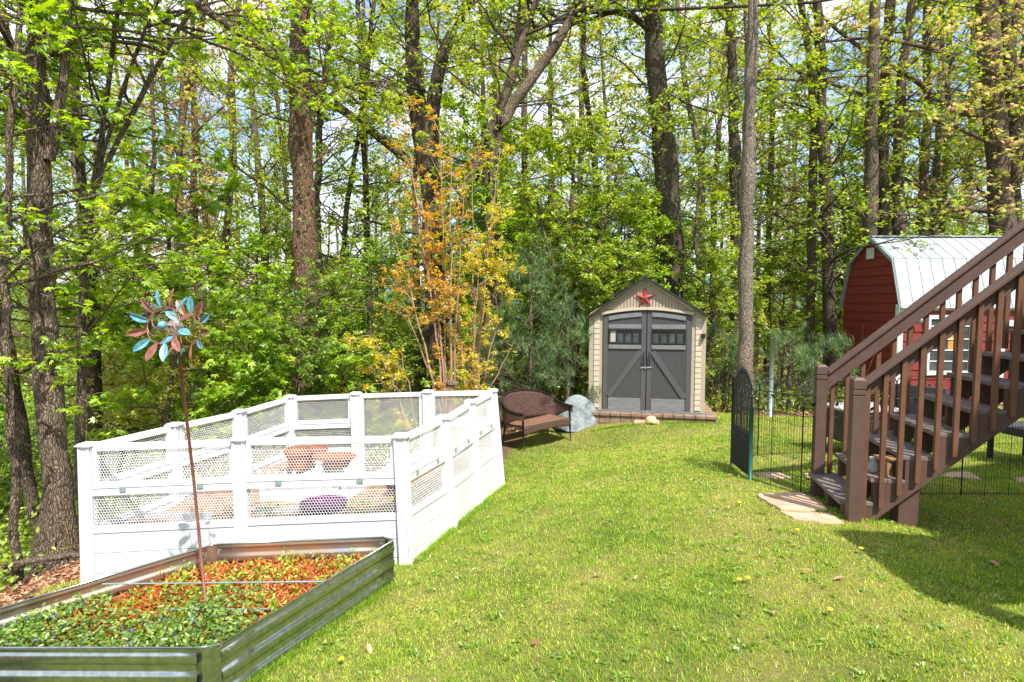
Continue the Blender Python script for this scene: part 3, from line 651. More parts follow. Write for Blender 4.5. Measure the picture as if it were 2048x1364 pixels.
def hexgrid(quad, nrm, W, H, cell=.028, wd=.0034, th=.004):
    """honeycomb strands as real ribs, mapped into a four-cornered opening"""
    a = cell/math.sqrt(3); segs = []
    ncol = int(W/cell)+2; nrow = int(H/(1.5*a))+2
    for r in range(-1, nrow):
        for c in range(-1, ncol):
            cx = (c+.5*(r % 2))*cell; cy = r*1.5*a
            pts = [(cx+a*math.sin(k*math.pi/3), cy+a*math.cos(k*math.pi/3)) for k in range(6)]
            segs += [(pts[0], pts[1]), (pts[1], pts[2]), (pts[2], pts[3])]
    S = np.array(segs); e = 1e-6
    ok = ((S[...,0] > -cell*.4) & (S[...,0] < W+cell*.4) & (S[...,1] > -a*.6) & (S[...,1] < H+a*.6)).all(1); S = S[ok]
    d = S[:,1]-S[:,0]; d /= np.linalg.norm(d, axis=1, keepdims=True); nn = np.c_[-d[:,1], d[:,0]]*wd/2
    c4 = np.stack([S[:,0]-nn, S[:,1]-nn, S[:,1]+nn, S[:,0]+nn], 1); u = np.clip(c4[...,0]/W, 0, 1); v = np.clip(c4[...,1]/H, 0, 1)
    q = np.array([list(p) for p in quad]); p = (q[0]*((1-u)*(1-v))[...,None]+q[1]*(u*(1-v))[...,None]+q[2]*(u*v)[...,None]+q[3]*((1-u)*v)[...,None])
    n_ = np.array(nrm)*th/2; V = np.concatenate([p-n_, p+n_], 1); m_ = np.arange(len(S))[:,None]*8
    Q = np.concatenate([m_+np.array(f) for f in ((0,1,2,3),(7,6,5,4),(0,4,5,1),(3,2,6,7))])
    return V.reshape(-1,3), Q
def panel(k0, k1, gate=False, frac=None, latch=True, inset=.05):
    b0, t0 = PO[k0]; b1, t1 = PO[k1]; w_ = (b1-b0); wd = w_.normalized(); Wd_ = w_.length; nrm = wd.cross(ZV).normalized()
    b0, t0, b1, t1 = b0+wd*inset, t0+wd*inset, b1-wd*inset, t1-wd*inset; Wd_ -= 2*inset; H = ((t0-b0).length+(t1-b1).length)/2
    def q(u, v, n=0): return (b0*(1-u)*(1-v)+b1*u*(1-v)+t1*u*v+t0*(1-u)*v)+nrm*n
    def qb(mb, u0, u1, v0, v1, n0, n1): mb.hexa([q(u0,v0,n0),q(u1,v0,n0),q(u1,v0,n1),q(u0,v0,n1),q(u0,v1,n0),q(u1,v1,n0),q(u1,v1,n1),q(u0,v1,n1)])
    su = .05/Wd_; mb = MB()
    def mesh(par, u0, u1, v0, v1):
        V, Q = hexgrid([q(u0,v0), q(u1,v0), q(u1,v1), q(u0,v1)], nrm, Wd_*(u1-u0), H*(v1-v0))
        off = np.array(cen); link('mesh_infill', npmesh('mesh_infill', V-off, quads=Q), M['vinyl_mesh'], par)
    if gate:
        qb(mb, 0, 1, .945, .99, -.02, .02); qb(mb, 0, 1, .03, .08, -.02, .02); qb(mb, 0, su*1.3, .08, .945, -.021, .021); qb(mb, 1-su*1.3, 1, .08, .945, -.021, .021)
        o = mb.build('gate', M['vinyl'], enc, bevel=.003); mesh(o, su*1.2, 1-su*1.2, .075, .95); return
    # lower rail + boards
    qb(mb, 0, 1, .345, .395, -.02, .02)
    nbd = 3
    for i in range(nbd):
        v0 = -.10+.445*i/nbd; v1 = -.10+.445*(i+1)/nbd-.004; qb(mb, 0, 1, v0, v1, -.012, .012)
    low = mb.build('lower_panel', M['vinyl'], enc, bevel=.004)
    mesh(low, 0, 1, .39, .625)
    mb = MB(); qb(mb, 0, 1, .62, .668, -.02, .02)
    mb.build('middle_rail', M['vinyl'], enc, bevel=.003)
    mb = MB(); g = .006
    qb(mb, g, 1-g, .945, .995, -.022, .022); qb(mb, g, 1-g, .674, .715, -.022, .022); qb(mb, g, su*1.1, .715, .945, -.0215, .0215); qb(mb, 1-su*1.1, 1-g, .715, .945, -.0215, .0215)
    up_ = mb.build('hinged_panel', M['vinyl'], enc, bevel=.003); mesh(up_, su, 1-su, .71, .95)
    if latch:
        for u in (.22, .76):
            mb = MB(); s_ = 1 if latch == 1 else -1
            mb.hexa([q(u-.02,.648,.021*s_),q(u+.02,.648,.021*s_),q(u+.02,.648,.032*s_),q(u-.02,.648,.032*s_),q(u-.02,.683,.021*s_),q(u+.02,.683,.021*s_),q(u+.02,.683,.032*s_),q(u-.02,.683,.032*s_)])
            mb.build('latch', M['clip'], up_)
panel('A','B'); panel('B','C'); panel('C','D'); panel('D','E'); panel('E','G')
panel('A','H',latch=False); panel('H','I',latch=False); panel('I','J',latch=False)
panel('J','K',latch=False); panel('K','M',gate=True); panel('M','G',latch=False)
# inside: soil beds round a keyhole path with white inner walls
def EN(u, v, z): # u along the front 0..1, v front to back 0..1, z above the sloping base
    A, Cc, J, G_ = PO['A'][0], PO['C'][0], PO['J'][0], PO['G'][0]
    return A*(1-u)*(1-v)+Cc*u*(1-v)+G_*u*v+J*(1-u)*v+Vector((0,0,z))
SOILZ = .40
def soilpatch(us, vs, name):
    G = [[EN(u, v, SOILZ+.02*math.sin(u*23)+.02*math.sin(v*19+u*7)) for u in us] for v in vs]
    return G
us = np.linspace(.025,.36,14); ur = np.linspace(.66,.975,14); uf = np.linspace(.365,.655,12); vs = np.linspace(.025,.985,30); vf = np.linspace(.025,.30,10)
mb = MB(); mb.grid(soilpatch(us, vs, 's')); mb.grid(soilpatch(ur, vs, 's')); mb.grid(soilpatch(uf, vf, 's'))
mb.build('soil', M['soil_light'], enc, smooth=True)
mb = MB()
def wallseg(mb, u0, v0, u1, v1, z0, z1, th=.03):
    a, b_ = EN(u0,v0,0), EN(u1,v1,0); d = (b_-a).normalized(); n = d.cross(ZV).normalized()*th/2
    mb.hexa([a-n+ZV*z0, b_-n+ZV*z0, b_+n+ZV*z0, a+n+ZV*z0, a-n+ZV*z1, b_-n+ZV*z1, b_+n+ZV*z1, a+n+ZV*z1])
for z0, z1 in ((.0,.19),(.194,.36),(.364,.53)):
    wallseg(mb, .362,.30,.362,.975,z0,z1); wallseg(mb, .657,.30,.657,.975,z0,z1); wallseg(mb, .367,.302,.652,.302,z0,z1-.01)
mb.build('inner_wall', M['vinyl'], enc, bevel=.003)
for u, v in ((.362,.30),(.657,.30),(.362,.64),(.657,.64)):
    mb = MB(); c = EN(u,v,0); mb.box(c+ZV*.28, (.075,.075,.60)); mb.box(c+ZV*.585, (.10,.10,.015)); mb.build('inner_post', M['vinyl'], enc, bevel=.003)
for u0, v0, u1, v1, lb in ((.04,.16,.30,.13,'low white board set in the left bed inside the enclosure'),(.42,.17,.62,.13,'low white board set in the soil behind the purple bowl')):
    mb = MB(); wallseg(mb, u0, v0, u1, v1, .38, .47, .012)
    tag(mb.build('bed_edging', M['vinyl'], None, bevel=.002), lb, 'edging')
for i, (u, v) in enumerate(((.13,.60),(.17,.60),(.21,.59),(.25,.585),(.29,.58))):
    c = EN(u, v, SOILZ); mb = MB(); mb.prism([c+Vector((-.025,0,0)), c+Vector((.025,0,0)), c+Vector((.025,0,.11)), c+Vector((0,0,.14)), c+Vector((-.025,0,.11))], (0,.012,0))
    tag(mb.build('picket', M['vinyl']), 'small white pointed picket in a row on the enclosure soil', 'picket', 'little white pickets inside the enclosure')
def pot(px, py, Y, r, h, m, label, oval=1.0, tilt=0):
    c = at(px, py, Y); mb = MB(); prof = [(r*.62,0),(r*.70,.01),(r*.93,h*.78),(r*1.05,h*.78),(r*1.06,h),(r*.93,h),(r*.88,h*.82),(r*.0,h*.80)]
    mb.lathe((0,0,0), prof, 28); mb.v = [(x*oval, y, z) for x, y, z in mb.v]
    o = mb.build('flower_pot', m, None, smooth=True); o.location = c; o.rotation_euler = (R(tilt), 0, 0)
    me = o.data; me.polygons.foreach_set('use_smooth', [True]*len(me.polygons))
    md = o.modifiers.new('e', 'EDGE_SPLIT'); md.split_angle = R(35)
    return tag(o, label, 'pot')
pot(648, 1037, 5.55, .19, .17, M['purple'], 'wide purple glazed bowl planted in the front bed', 1.15)
pot(598, 938, 7.1, .16, .26, M['terra'], 'tallest terracotta pot at the far end of the enclosure')
pot(632, 925, 7.35, .15, .20, M['terra'], 'round terracotta pot just behind the tall one')
o = pot(668, 934, 7.0, .15, .15, M['terra'], 'low terracotta trough beside the inner white wall', 1.7)
pot(788, 985, 6.0, .09, .12, M['purple'], 'small purple pot by the right corner of the enclosure')
def tuft(c, n, h, spread, m, name, label, cat, seed, shape='oval', size=.05, group=None, kind=None):
    rg = np.random.default_rng(seed); Pn = np.c_[rg.normal(0, spread, n), rg.normal(0, spread, n), rg.uniform(.01, h, n)]
    o = link(name, leafmesh(name, Pn, size, shape, rg, .7), m, None, c); return tag(o, label, cat, group, kind)
for i, (u, v, lab) in enumerate(((.42,.08,'green seedling left of the purple bowl'),(.52,.09,'taller green seedling next to the purple bowl'),(.80,.12,'leafy green seedling in the right front corner bed'),
        (.82,.45,'leafy clump halfway along the right garden bed'),(.80,.75,'leafy clump at the far end of the right garden bed'),(.85,.28,'green herb clump behind the right corner post'))):
    tuft(EN(u, v, SOILZ), 60, .16, .06 if i < 3 else .11, M['leaf_mid'], 'garden_plant', lab, 'plant', 20+i, size=.045)

# ================================================================== GALVANISED BED
def ztop(x, y): return -.085+.045*(x+1.0)
BH = .37
bp_ = [on_z(*p, ztop) for p in ((442,1290),(393,1297),(-300,1297),(-520,1270),(-330,1330))][:3]
far = [on_z(*p, ztop) for p in ((787,1081),(770,1075),(436,1089),(412,1094),(0,1218),(-260,1296))]
ring = [bp_[0], far[0], far[1], far[2], far[3], far[5], bp_[1]]
bc = sum(ring, Vector())/len(ring); bed = thing('raised_bed', 'corrugated galvanised steel raised garden bed with mulch, nearest the camera', 'raised bed', bc-ZV*BH)
def corr(p, q, name, m, flat=False, lipped=True):
    d = (q-p); Ln = math.hypot(d.x, d.y); dd = Vector((d.x, d.y, 0)).normalized(); n = Vector((dd.y, -dd.x, 0))
    if (((p+q)/2)-bc).dot(n) < 0: n = -n
    rows = 46; cols = max(2, int(Ln/.25)+1); G = []
    for j in range(rows+1):
        v = j/rows; o_ = 0 if flat else .0075*max(-1,min(1,1.6*math.cos(2*math.pi*3.0*v+math.pi)))
        if v > .95 or v < .03: o_ = -.0 if not flat else 0
        G.append([p.lerp(q, i/(cols-1))+n*o_-ZV*BH*(1-v) for i in range(cols)])
    mb = MB(); mb.grid(G); o = mb.build(name, m, bed, smooth=True, solid=.003)
    mb = MB(); mb.tube([p+ZV*.003, q+ZV*.003], .007, 8); mb.build('top_edging', M['galv'], bed, smooth=True)
    return o, n
k = len(ring)
for i in range(k):
    p, q = ring[i], ring[(i+1) % k]; short = (q-p).length < .3
    o, n = corr(p, q, 'corner_panel' if short else 'side_panel', M['galv'] if i in (0,1,6,5) else M['galv2'], flat=short)
    if not short:
        d = (q-p).normalized()
        for e, s_ in ((p, 1), (q, -1)):
            if e is q and i == 5: continue
            mb = MB()
            for zz in (-.035, -.30):
                for sg in (-1, 1): mb.lathe((0,0,0), [], 3) if False else mb.tube([e+d*s_*.03+ZV*zz+n*.022*sg, e+d*s_*.03+ZV*zz+n*.030*sg], .008, 6)
            mb.build('bolt', M['steelpole'], o)
# rods
mb = MB(); a, b_ = at(205,1168,4.0), at(652,1163,4.0); mb.tube([a, b_], .006, 6)
mb2 = MB(); mb2.tube([at(335,1218,3.75), at(548,1218,3.75)], .005, 6)
mb.build('tie_rod', M['steelpole'], bed); mb2.build('tie_rod', M['steelpole'], bed)
# soil sheet inside the bed
xsb = np.linspace(min(p.x for p in ring), max(p.x for p in ring), 70); ysb = np.linspace(min(p.y for p in ring), max(p.y for p in ring), 60)
BX, BY = np.meshgrid(xsb, ysb); poly = [(bc.x+(p.x-bc.x)*.985, bc.y+(p.y-bc.y)*.985) for p in ring]
def bedz(x, y): return (-.085+.045*(x+1.0))-.155+.02*np.sin(x*7)*np.cos(y*6)
bedxy = np.c_[BX.ravel(), BY.ravel()]; ins = inpoly(bedxy, poly).reshape(BX.shape); ib = np.arange(BX.size).reshape(BX.shape)
okq = ins[:-1,:-1] & ins[:-1,1:] & ins[1:,1:] & ins[1:,:-1]
Qb = np.stack([ib[:-1,:-1][okq], ib[:-1,1:][okq], ib[1:,1:][okq], ib[1:,:-1][okq]], -1)
off = np.array(bed.location)
link('soil_bed', npmesh('soil_bed', np.c_[bedxy, bedz(BX, BY).ravel()]-off, quads=Qb, smooth=True), M['mulchbase'], bed)
poly_in = [(bc.x+(p.x-bc.x)*.955, bc.y+(p.y-bc.y)*.955) for p in ring]
def inbed(n, rg, f):
    p = np.c_[rg.uniform(xsb[0], xsb[-1], n), rg.uniform(ysb[0], ysb[-1], n)]; p = p[inpoly(p, poly_in) & inpoly(p+[.07,0], poly) & inpoly(p-[.07,0], poly) & inpoly(p+[0,.06], poly) & inpoly(p-[0,.06], poly)]; return p[f(p, rg)]
dv = lambda p: (p[:,1]-3.72)+(p[:,0]+2.0)*.42 + .25*np.sin(p[:,0]*4)          # >0: far, mulchy half
rg = np.random.default_rng(11)
p = inbed(32000, rg, lambda p, r: dv(p) > r.normal(-.1, .3, len(p)))
V3 = np.c_[p, bedz(p[:,0], p[:,1])+rg.uniform(.0, .03, len(p))]
tag(link('mulch', leafmesh('mulch', V3, rg.uniform(.03,.085,len(p)), 'needle', rg, .3, dirs=np.c_[rg.normal(0,1,(len(p),2)), rg.normal(0,.15,len(p))]), M['mulch']), 'orange red wood chip mulch covering the far half of the metal bed', 'mulch', kind='stuff')
bpy.data.objects['mulch'].data.vertices  # chips are widened below
me = bpy.data.objects['mulch'].data; co = np.empty(len(me.vertices)*3, np.float32); me.vertices.foreach_get('co', co); co = co.reshape(-1,4,3)
cc = co.mean(1, keepdims=True); ax = co[:,3:4]-co[:,0:1]; sidev = (co[:,1:2]-co[:,0:1]); co += np.array([-1,1,1,-1])[None,:,None]*sidev*1.2; me.vertices.foreach_set('co', co.ravel())
p = inbed(30000, rg, lambda p, r: dv(p) < r.normal(-.12, .22, len(p)))
V3 = np.c_[p, bedz(p[:,0], p[:,1])+rg.uniform(.01, .13, len(p))]
tag(link('ground_cover', leafmesh('ground_cover', V3, .034, 'oval', rg, .5), M['cover']), 'low dark green leafy weeds filling the near half of the metal bed', 'weeds', kind='stuff')
p = inbed(3600, rg, lambda p, r: r.uniform(0,1,len(p)) < np.where(dv(p) > 0, .55, .15))
cl = p[rg.integers(0, len(p), 260)]; pp = cl[rg.integers(0, 150, 2300)]+rg.normal(0,.028,(2300,2)); pp = pp[inpoly(pp, poly_in)]
V3 = np.c_[pp, bedz(pp[:,0], pp[:,1])+rg.uniform(.01,.12,len(pp))]
tag(link('weeds', leafmesh('weeds', V3, .03, 'oval', rg, .8), M['leaf_maple']), 'light green weed sprigs growing through the orange mulch', 'weeds', kind='stuff')
p = inbed(400, rg, lambda p, r: dv(p) < -.25)[:32]; pp = p[rg.integers(0, len(p), 150)]+rg.normal(0,.012,(150,2))
tag(link('violets', leafmesh('violets', np.c_[pp, bedz(pp[:,0], pp[:,1])+rg.uniform(.10,.135,150)], .016, 'diamond', rg, .8), M['violet']), 'tiny violet blue flowers among the dark weeds of the bed', 'flowers', kind='stuff')

# ================================================================== GARDEN SPINNER
pb = on_z(414,1216, lambda x, y: float(bedz(x, y))); hy_ = pb.y
spin = thing('wind_spinner', 'teal and copper metal flower wind spinner on a leaning pole in the metal bed', 'wind spinner', pb)
top = at(356, 690, hy_)
MB().tube([pb-ZV*.1, pb.lerp(top,.5)+Vector((.006,0,0)), top], [.011,.010,.010], 10).build('pole', M['pole'], spin, smooth=True)
hub = at(327,651,hy_-.14); hub2 = at(376,660,hy_+.10)
axd = (hub-hub2).normalized()
MB().tube([hub2, hub], .008, 8).build('axle', M['pole'], spin)
def wheel(c, ax, r0, r1, phase, nbl, first, flip=1):
    ax = ax.normalized(); X = ax.cross(ZV).normalized(); Yx = X.cross(ax).normalized()
    for i in range(nbl):
        a = phase+2*math.pi*i/nbl; d = X*math.cos(a)+Yx*math.sin(a); s = (X*-math.sin(a)+Yx*math.cos(a))
        tw = R(24)*flip; sd = s*math.cos(tw)+ax*math.sin(tw); nn_ = d.cross(sd).normalized(); mb = MB(); G = []
        for j in range(11):
            tt = j/10; wdt = .0245*math.sin(math.pi*(tt*.93+.045))**.75; cpt = c+d*(r0+(r1-r0)*tt)+ax*(.03*tt)
            G.append([cpt+sd*wdt*e+nn_*(-.011*abs(e)**1.0*(wdt/.0245))*1.0 for e in (-1,-.5,0,.5,1)])
        mb.grid(G); bl = mb.build('blade', M['teal'] if (i+first) % 2 == 0 else M['copper'], spin, solid=.0015)
        MB().tube([G[0][2], G[5][2]+ax*.002, G[10][2]], [.003,.002,.001], 4).build('midrib', M['pole'], bl)
    mb = MB(); rr = r0*1.0
    n_ = 48; mb.tube([c+(X*math.cos(2*math.pi*i/n_)+Yx*math.sin(2*math.pi*i/n_))*rr for i in range(n_+1)], .0035, 5)
    for i in range(nbl//2):                       # scrolls from hub to ring
        a0 = phase+2*math.pi*i/(nbl//2); pts = []
        for j in range(13):
            tt = j/12; a = a0+flip*2.0*tt; r_ = .02+(rr-.02)*math.sin(tt*math.pi/2); pts.append(c+(X*math.cos(a)+Yx*math.sin(a))*r_)
        mb.tube(pts, .0032, 5)
    mb.build('scroll_frame', M['copper'], spin, smooth=True)
    return X, Yx
wheel(hub, axd+Vector((-.10,0,.08)), .125, .25, .25, 12, 0, 1)
wheel(hub2, axd+Vector((-.25,0,.05)), .12, .235, .05, 12, 1, -1)
def ball(c, r, m, name, parent, sq=1): 
    mb = MB(); mb.lathe(c, [(r*math.sin(math.pi*i/10), -r*sq*math.cos(math.pi*i/10)) for i in range(11)], 18); return mb.build(name, m, parent, smooth=True)
ball(hub+axd*.012, .028, M['teal'], 'hub_cap', spin); ball(hub.lerp(hub2,.45)+ZV*.0, .055, M['glass'], 'glass_globe', spin)

# ================================================================== STAIRS
TH = math.atan(227/F); D = Vector((math.cos(TH), -math.sin(TH), 0)); Wd = Vector((math.sin(TH), math.cos(TH), 0)); N0 = at(1705,1041,4.79); N0.z = .0
SW = .93; RISE, RUN = .209, .2395; SL = RISE/RUN
def S(s, w_, z): return N0+D*s+Wd*w_+ZV*z
def noseZ(s): return .145+SL*(s+.08)
stairs = thing('wooden_stairs', 'brown painted wooden stairs with railings rising to the right', 'stairs', N0)
AX = (D, Wd, ZV)
def newel(w_, z0, z1):
    mb = MB(); W_ = .098
    def seg(a, b_, ww): mb.box(S(0, w_, (a+b_)/2), (ww, ww, b_-a), AX)
    seg(z0, z1-.155, W_); seg(z1-.155, z1-.143, W_*.88); seg(z1-.143, z1-.105, W_); seg(z1-.105, z1-.093, W_*.88); seg(z1-.093, z1-.022, W_)
    c = [S(-W_/2, w_-W_/2, z1-.022), S(W_/2, w_-W_/2, z1-.022), S(W_/2, w_+W_/2, z1-.022), S(-W_/2, w_+W_/2, z1-.022)]
    e = W_/2-.022; c += [S(-e, w_-e, z1), S(e, w_-e, z1), S(e, w_+e, z1), S(-e, w_+e, z1)]; mb.hexa(c)
    mb.build('newel_post', M['step'], stairs, bevel=.002)
newel(0, -.03, 1.235); newel(SW, -.12, 1.245)
NT = 13
for k in range(NT):
    s0 = -.08+RUN*k; z = .145+RISE*k; mb = MB()
    for j in range(2): mb.box(S(s0+.066+j*.135, (.085+SW+.02)/2, z-.0175), (.131, SW+.02-.085, .035), AX)
    mb.build('tread', M['tread'], stairs, bevel=.003)
for wi, (w_, th_) in enumerate(((.088, .04), (SW-.045, .04), (SW/2, .04))):
    pts = [(.0-.04, -.02 if wi == 0 else -.10), (.12, -.02 if wi == 0 else -.10)]
    send = -.08+RUN*NT
    low_ = lambda s: noseZ(s)-.345
    pts = [(-.045, -.03), ((.03+.345-.145-.08*SL)/SL, -.03), (send+.1, low_(send+.1)), (send+.1, .145+RISE*(NT-1)-.036)]
    for k in range(NT-1, -1, -1):
        z = .145+RISE*k-.036; pts.append((-.055+RUN*k, z))
        if k > 0: pts.append((-.055+RUN*k, z-RISE))
    mb = MB(); mb.prism([S(a, w_, z) for a, z in pts], Wd*th_); mb.build('stringer', M['step'], stairs)
for w_, out_, nm in ((0, -1, 'n'), (SW, 1, 'f')):
    s1 = 3.1; mb = MB()
    zc = lambda s: 1.165+SL*(s-.05)
    wr = w_+(.055 if nm == 'n' else 0); mb.beam(S(.052, wr, zc(.052)), S(s1, wr, zc(s1)), Wd*.125, ZV*.040)
    o = mb.build('handrail', M['step'], stairs, bevel=.004)
    mb = MB(); mb.beam(S(.052, w_+(.066+.037 if nm == 'n' else -.018), zc(.052)-.10), S(s1, w_+(.066+.037 if nm == 'n' else -.018), zc(s1)-.10), Wd*.036, ZV*.135); mb.build('rail_board', M['step'], stairs, bevel=.002)
    s = .10 if nm == 'n' else .115
    while s < s1-.02:
        mb = MB(); zt_ = zc(s)-.055; zl = max(noseZ(s)-.31, -.03 if w_ == 0 else -.1) if nm == 'n' else noseZ(s)-.18
        mb.box(S(s, w_+.066 if nm == 'n' else w_+.02, (zt_+zl)/2), (.038, .036, zt_-zl), AX); mb.build('baluster', M['baluster'], stairs, bevel=.002); s += .1345
mb = MB(); c = S(.485, .215, 0); mb.box(Vector((c.x,c.y,.15)), (.155,.155,.66), AX); mb.build('support_post', M['step'], stairs, bevel=.003)
mb = MB(); mb.box(S(1.9,.155,.55), (.10,.10,1.5), AX); mb.build('support_post', M['step'], stairs, bevel=.003)
# house and deck to the right of the view, which the stairs serve and which shade the corner of the lawn
top_z = .145+RISE*NT; hx0 = S(3.1,0,0).x
dk = thing('house_deck', 'raised brown deck outside the frame at the head of the stairs', 'deck', (hx0+1,3,0))
mb = MB(); mb.bb(hx0-.09, hx0+1.6, 2.0, 4.9, top_z-.181, top_z-.001); mb.bb(3.5, hx0-.1, 1.82, 2.85, top_z-.18, top_z); mb.build('deck_floor', M['step'], dk)
for x_, y_ in ((hx0+.1,4.8),(hx0+1.5,4.8),(3.62,1.92),(3.62,2.7)): MB().bb(x_-.07,x_+.07,y_-.07,y_+.07,-.3,top_z-.185).build('post', M['step'], dk)
mb = MB(); mb.bb(6.1, 14, -8, 1.9, -.3, 5.4); hs = thing('house', 'house wall outside the frame behind the deck', 'house', (10,0,0)); mb.build('wall', M['housewall'], hs)
mb = MB(); mb.prism([(5.2,-8.4,5.4),(14.4,-8.4,5.4),(9.8,-8.4,7.2)], (0,11.4,0)); mb.build('roof', M['roofblack'], hs)
# things standing on the treads
def jar(c, label):
    j = thing('glass_jar', label, 'jar', c); mb = MB(); mb.lathe(c, [(0,0),(.036,0),(.038,.01),(.038,.085),(.030,.10),(.030,.115),(.0,.115)], 18); mb.build('jar_body', M['jar'], j, smooth=True)
    mb = MB(); mb.lathe(c+ZV*.1155, [(0,0),(.034,0),(.034,.018),(0,.018)], 18); mb.build('lid', M['tabletop'], j, smooth=True)
def block(c, label, hgt):
    b0_ = thing('log_lantern', label, 'lantern', c); mb = MB(); mb.tube([c, c+ZV*hgt], [.055,.05], 9); mb.build('log', M['wood'], b0_)
    mb = MB(); mb.box(c+ZV*(hgt+.012), (.16,.12,.022), AX); mb.build('slab_top', M['wood'], b0_, bevel=.004)
jar(S(.055,.16,.146), 'clear glass jar on the lowest stair tread'); block(S(.10,.27,.146), 'rustic log block with slab top on the lowest tread', .13)
jar(S(.26,.30,.146+RISE), 'clear glass jar on the second stair tread'); block(S(.325,.22,.146+RISE), 'rustic log block with slab top on the second tread', .14)

# ================================================================== FLAGSTONES
slabstone([gp(1512,992), gp(1603,990), gp(1640,1008), gp(1656,1024), gp(1610,1027), gp(1562,1023), gp(1530,1005)], .03, M['flag'], 'flagstone', 'upper tan flagstone on the lawn before the bottom stair', 'flagstone')
slabstone([gp(1562,1025), gp(1612,1029), gp(1658,1027), gp(1686,1048), gp(1640,1047), gp(1590,1041)], .015, M['flag'], 'flagstone', 'lower tan flagstone tucked under the first, nearest the newel post', 'flagstone')
slabstone([gp(1502,947), gp(1560,946), gp(1582,957), gp(1525,958)], .015, M['flag'], 'flagstone', 'tan stepping stone just behind the wire fence by the gate', 'flagstone')
slabstone([gp(1605,948), gp(1660,948), gp(1680,960), gp(1620,960)], .015, M['flag'], 'flagstone', 'tan stepping stone mostly hidden by the far newel post', 'flagstone')
slabstone([gp(1880,953), gp(1900,945), gp(1940,946), gp(1966,962), gp(1925,958)], .015, M['flag'], 'flagstone', 'tan stepping stone seen under the stairs', 'flagstone')
slabstone([gp(2030,957), gp(2060,955), gp(2080,966), gp(2040,965)], .015, M['flag'], 'flagstone', 'tan stepping stone at the right edge under the stairs', 'flagstone')

# ================================================================== WIRE FENCE AND GATE
def leafplate(mb, c, s, ang, X, n):
    d = X*math.cos(ang)+ZV*math.sin(ang); e = X*-math.sin(ang)+ZV*math.cos(ang)
    mb.prism([c-d*s, c-d*s*.3+e*s*.5, c+d*s*.4+e*s*.4, c+d*s, c+d*s*.4-e*s*.4, c-d*s*.3-e*s*.5], n*.004)
def wirepanel(name, p, q, h, label, group=None, step=.028, thick=.0016):
    p, q = Vector(p), Vector(q); X = (q-p); W_ = X.length; X = X.normalized(); n = X.cross(ZV).normalized()
    root = thing(name, label, 'fence panel', (p+q)/2, group)
    def pt(u, z): return p.lerp(q, u)+ZV*z
    r_ = .09/W_; mb = MB()
    arc_ = [pt(0,-.05), pt(0,h-.10)]+[p+X*(.10*(1-math.cos(a)))+ZV*(h-.10+.10*math.sin(a)) for a in (R(25),R(50),R(75),R(90))]
    arc_ += [q-X*(.10*(1-math.cos(a)))+ZV*(h-.10+.10*math.sin(a)) + (Vector((0,0,0))) for a in (R(90),R(75),R(50),R(25))]+[pt(1,h-.10), pt(1,-.05)]
    mb.tube(arc_, .0065, 6); mb.build('frame', M['blackmetal'], root)
    mb = MB()
    for z in (h-.20, .02): mb.tube([pt(0,z), pt(1,z)], .004, 4)
    for z in (.18,.36,.54,.70): mb.tube([pt(0,z), pt(1,z)], .0016, 4)
    k_ = max(3, int(W_/step))
    for i in range(1, k_): mb.tube([pt(i/k_, .0), pt(i/k_, h-.20)], .0038 if i % 8 == 0 else thick, 4)
    mb.build('wire_infill', M['blackmetal'], root)
    mb = MB(); rg_ = random.Random(int(W_*1000))
    for i in range(6):
        u = .12+.76*i/5; leafplate(mb, pt(u, h-.09+rg_.uniform(-.05,.05)), .03, rg_.uniform(-1.2,1.2), X, n)
    mb.tube([pt(.02+.96*i/16, h-.10+.045*math.sin(i*1.3)) for i in range(17)], .003, 4)
    mb.build('leaf_vine', M['blackmetal'], root)
g1 = gp(1500,961); g0 = gp(1463,931); f1 = gp(1601,990); f2 = gp(1699,1000) if False else at(1745,1000,5.72)
f1b = Vector((f1.x, f1.y, f1.z)); gx_ = lambda x, y: Vector((x, y, ground(x, y)))
wirepanel('wire_fence_panel', g1, f1, 1.0, 'black wire garden fence panel with leaf vine, between the green gate post and the stairs')
wirepanel('wire_fence_panel', f1, gx_(3.75,5.78), 1.0, 'black wire fence panel seen through the newel posts')
wirepanel('wire_fence_panel', gx_(3.75,5.78), gx_(4.62,5.80), 1.0, 'black wire fence panel seen between the stair treads and beneath the stringer')
wirepanel('wire_fence_panel', gx_(4.62,5.80), gx_(5.5,5.72), 1.0, 'black wire fence panel nearest the right edge, under the stairs')
b0_ = gp(1515,912); wirepanel('wire_fence_panel', b0_, gx_(b0_.x+1.0,b0_.y+.25), 1.0, 'black wire fence panel of the back run, left end')
wirepanel('wire_fence_panel', gx_(b0_.x+1.0,b0_.y+.25), gx_(b0_.x+2.1,b0_.y+.5), 1.0, 'black wire fence panel of the back run, second from its left end')
wirepanel('wire_fence_panel', gx_(b0_.x+2.1,b0_.y+.5), gx_(b0_.x+3.3,b0_.y+.7), 1.0, 'black wire fence panel of the back run, behind the middle of the stairs')
wirepanel('wire_fence_panel', g0, b0_, .98, 'black wire fence panel running back from the gate hinge')
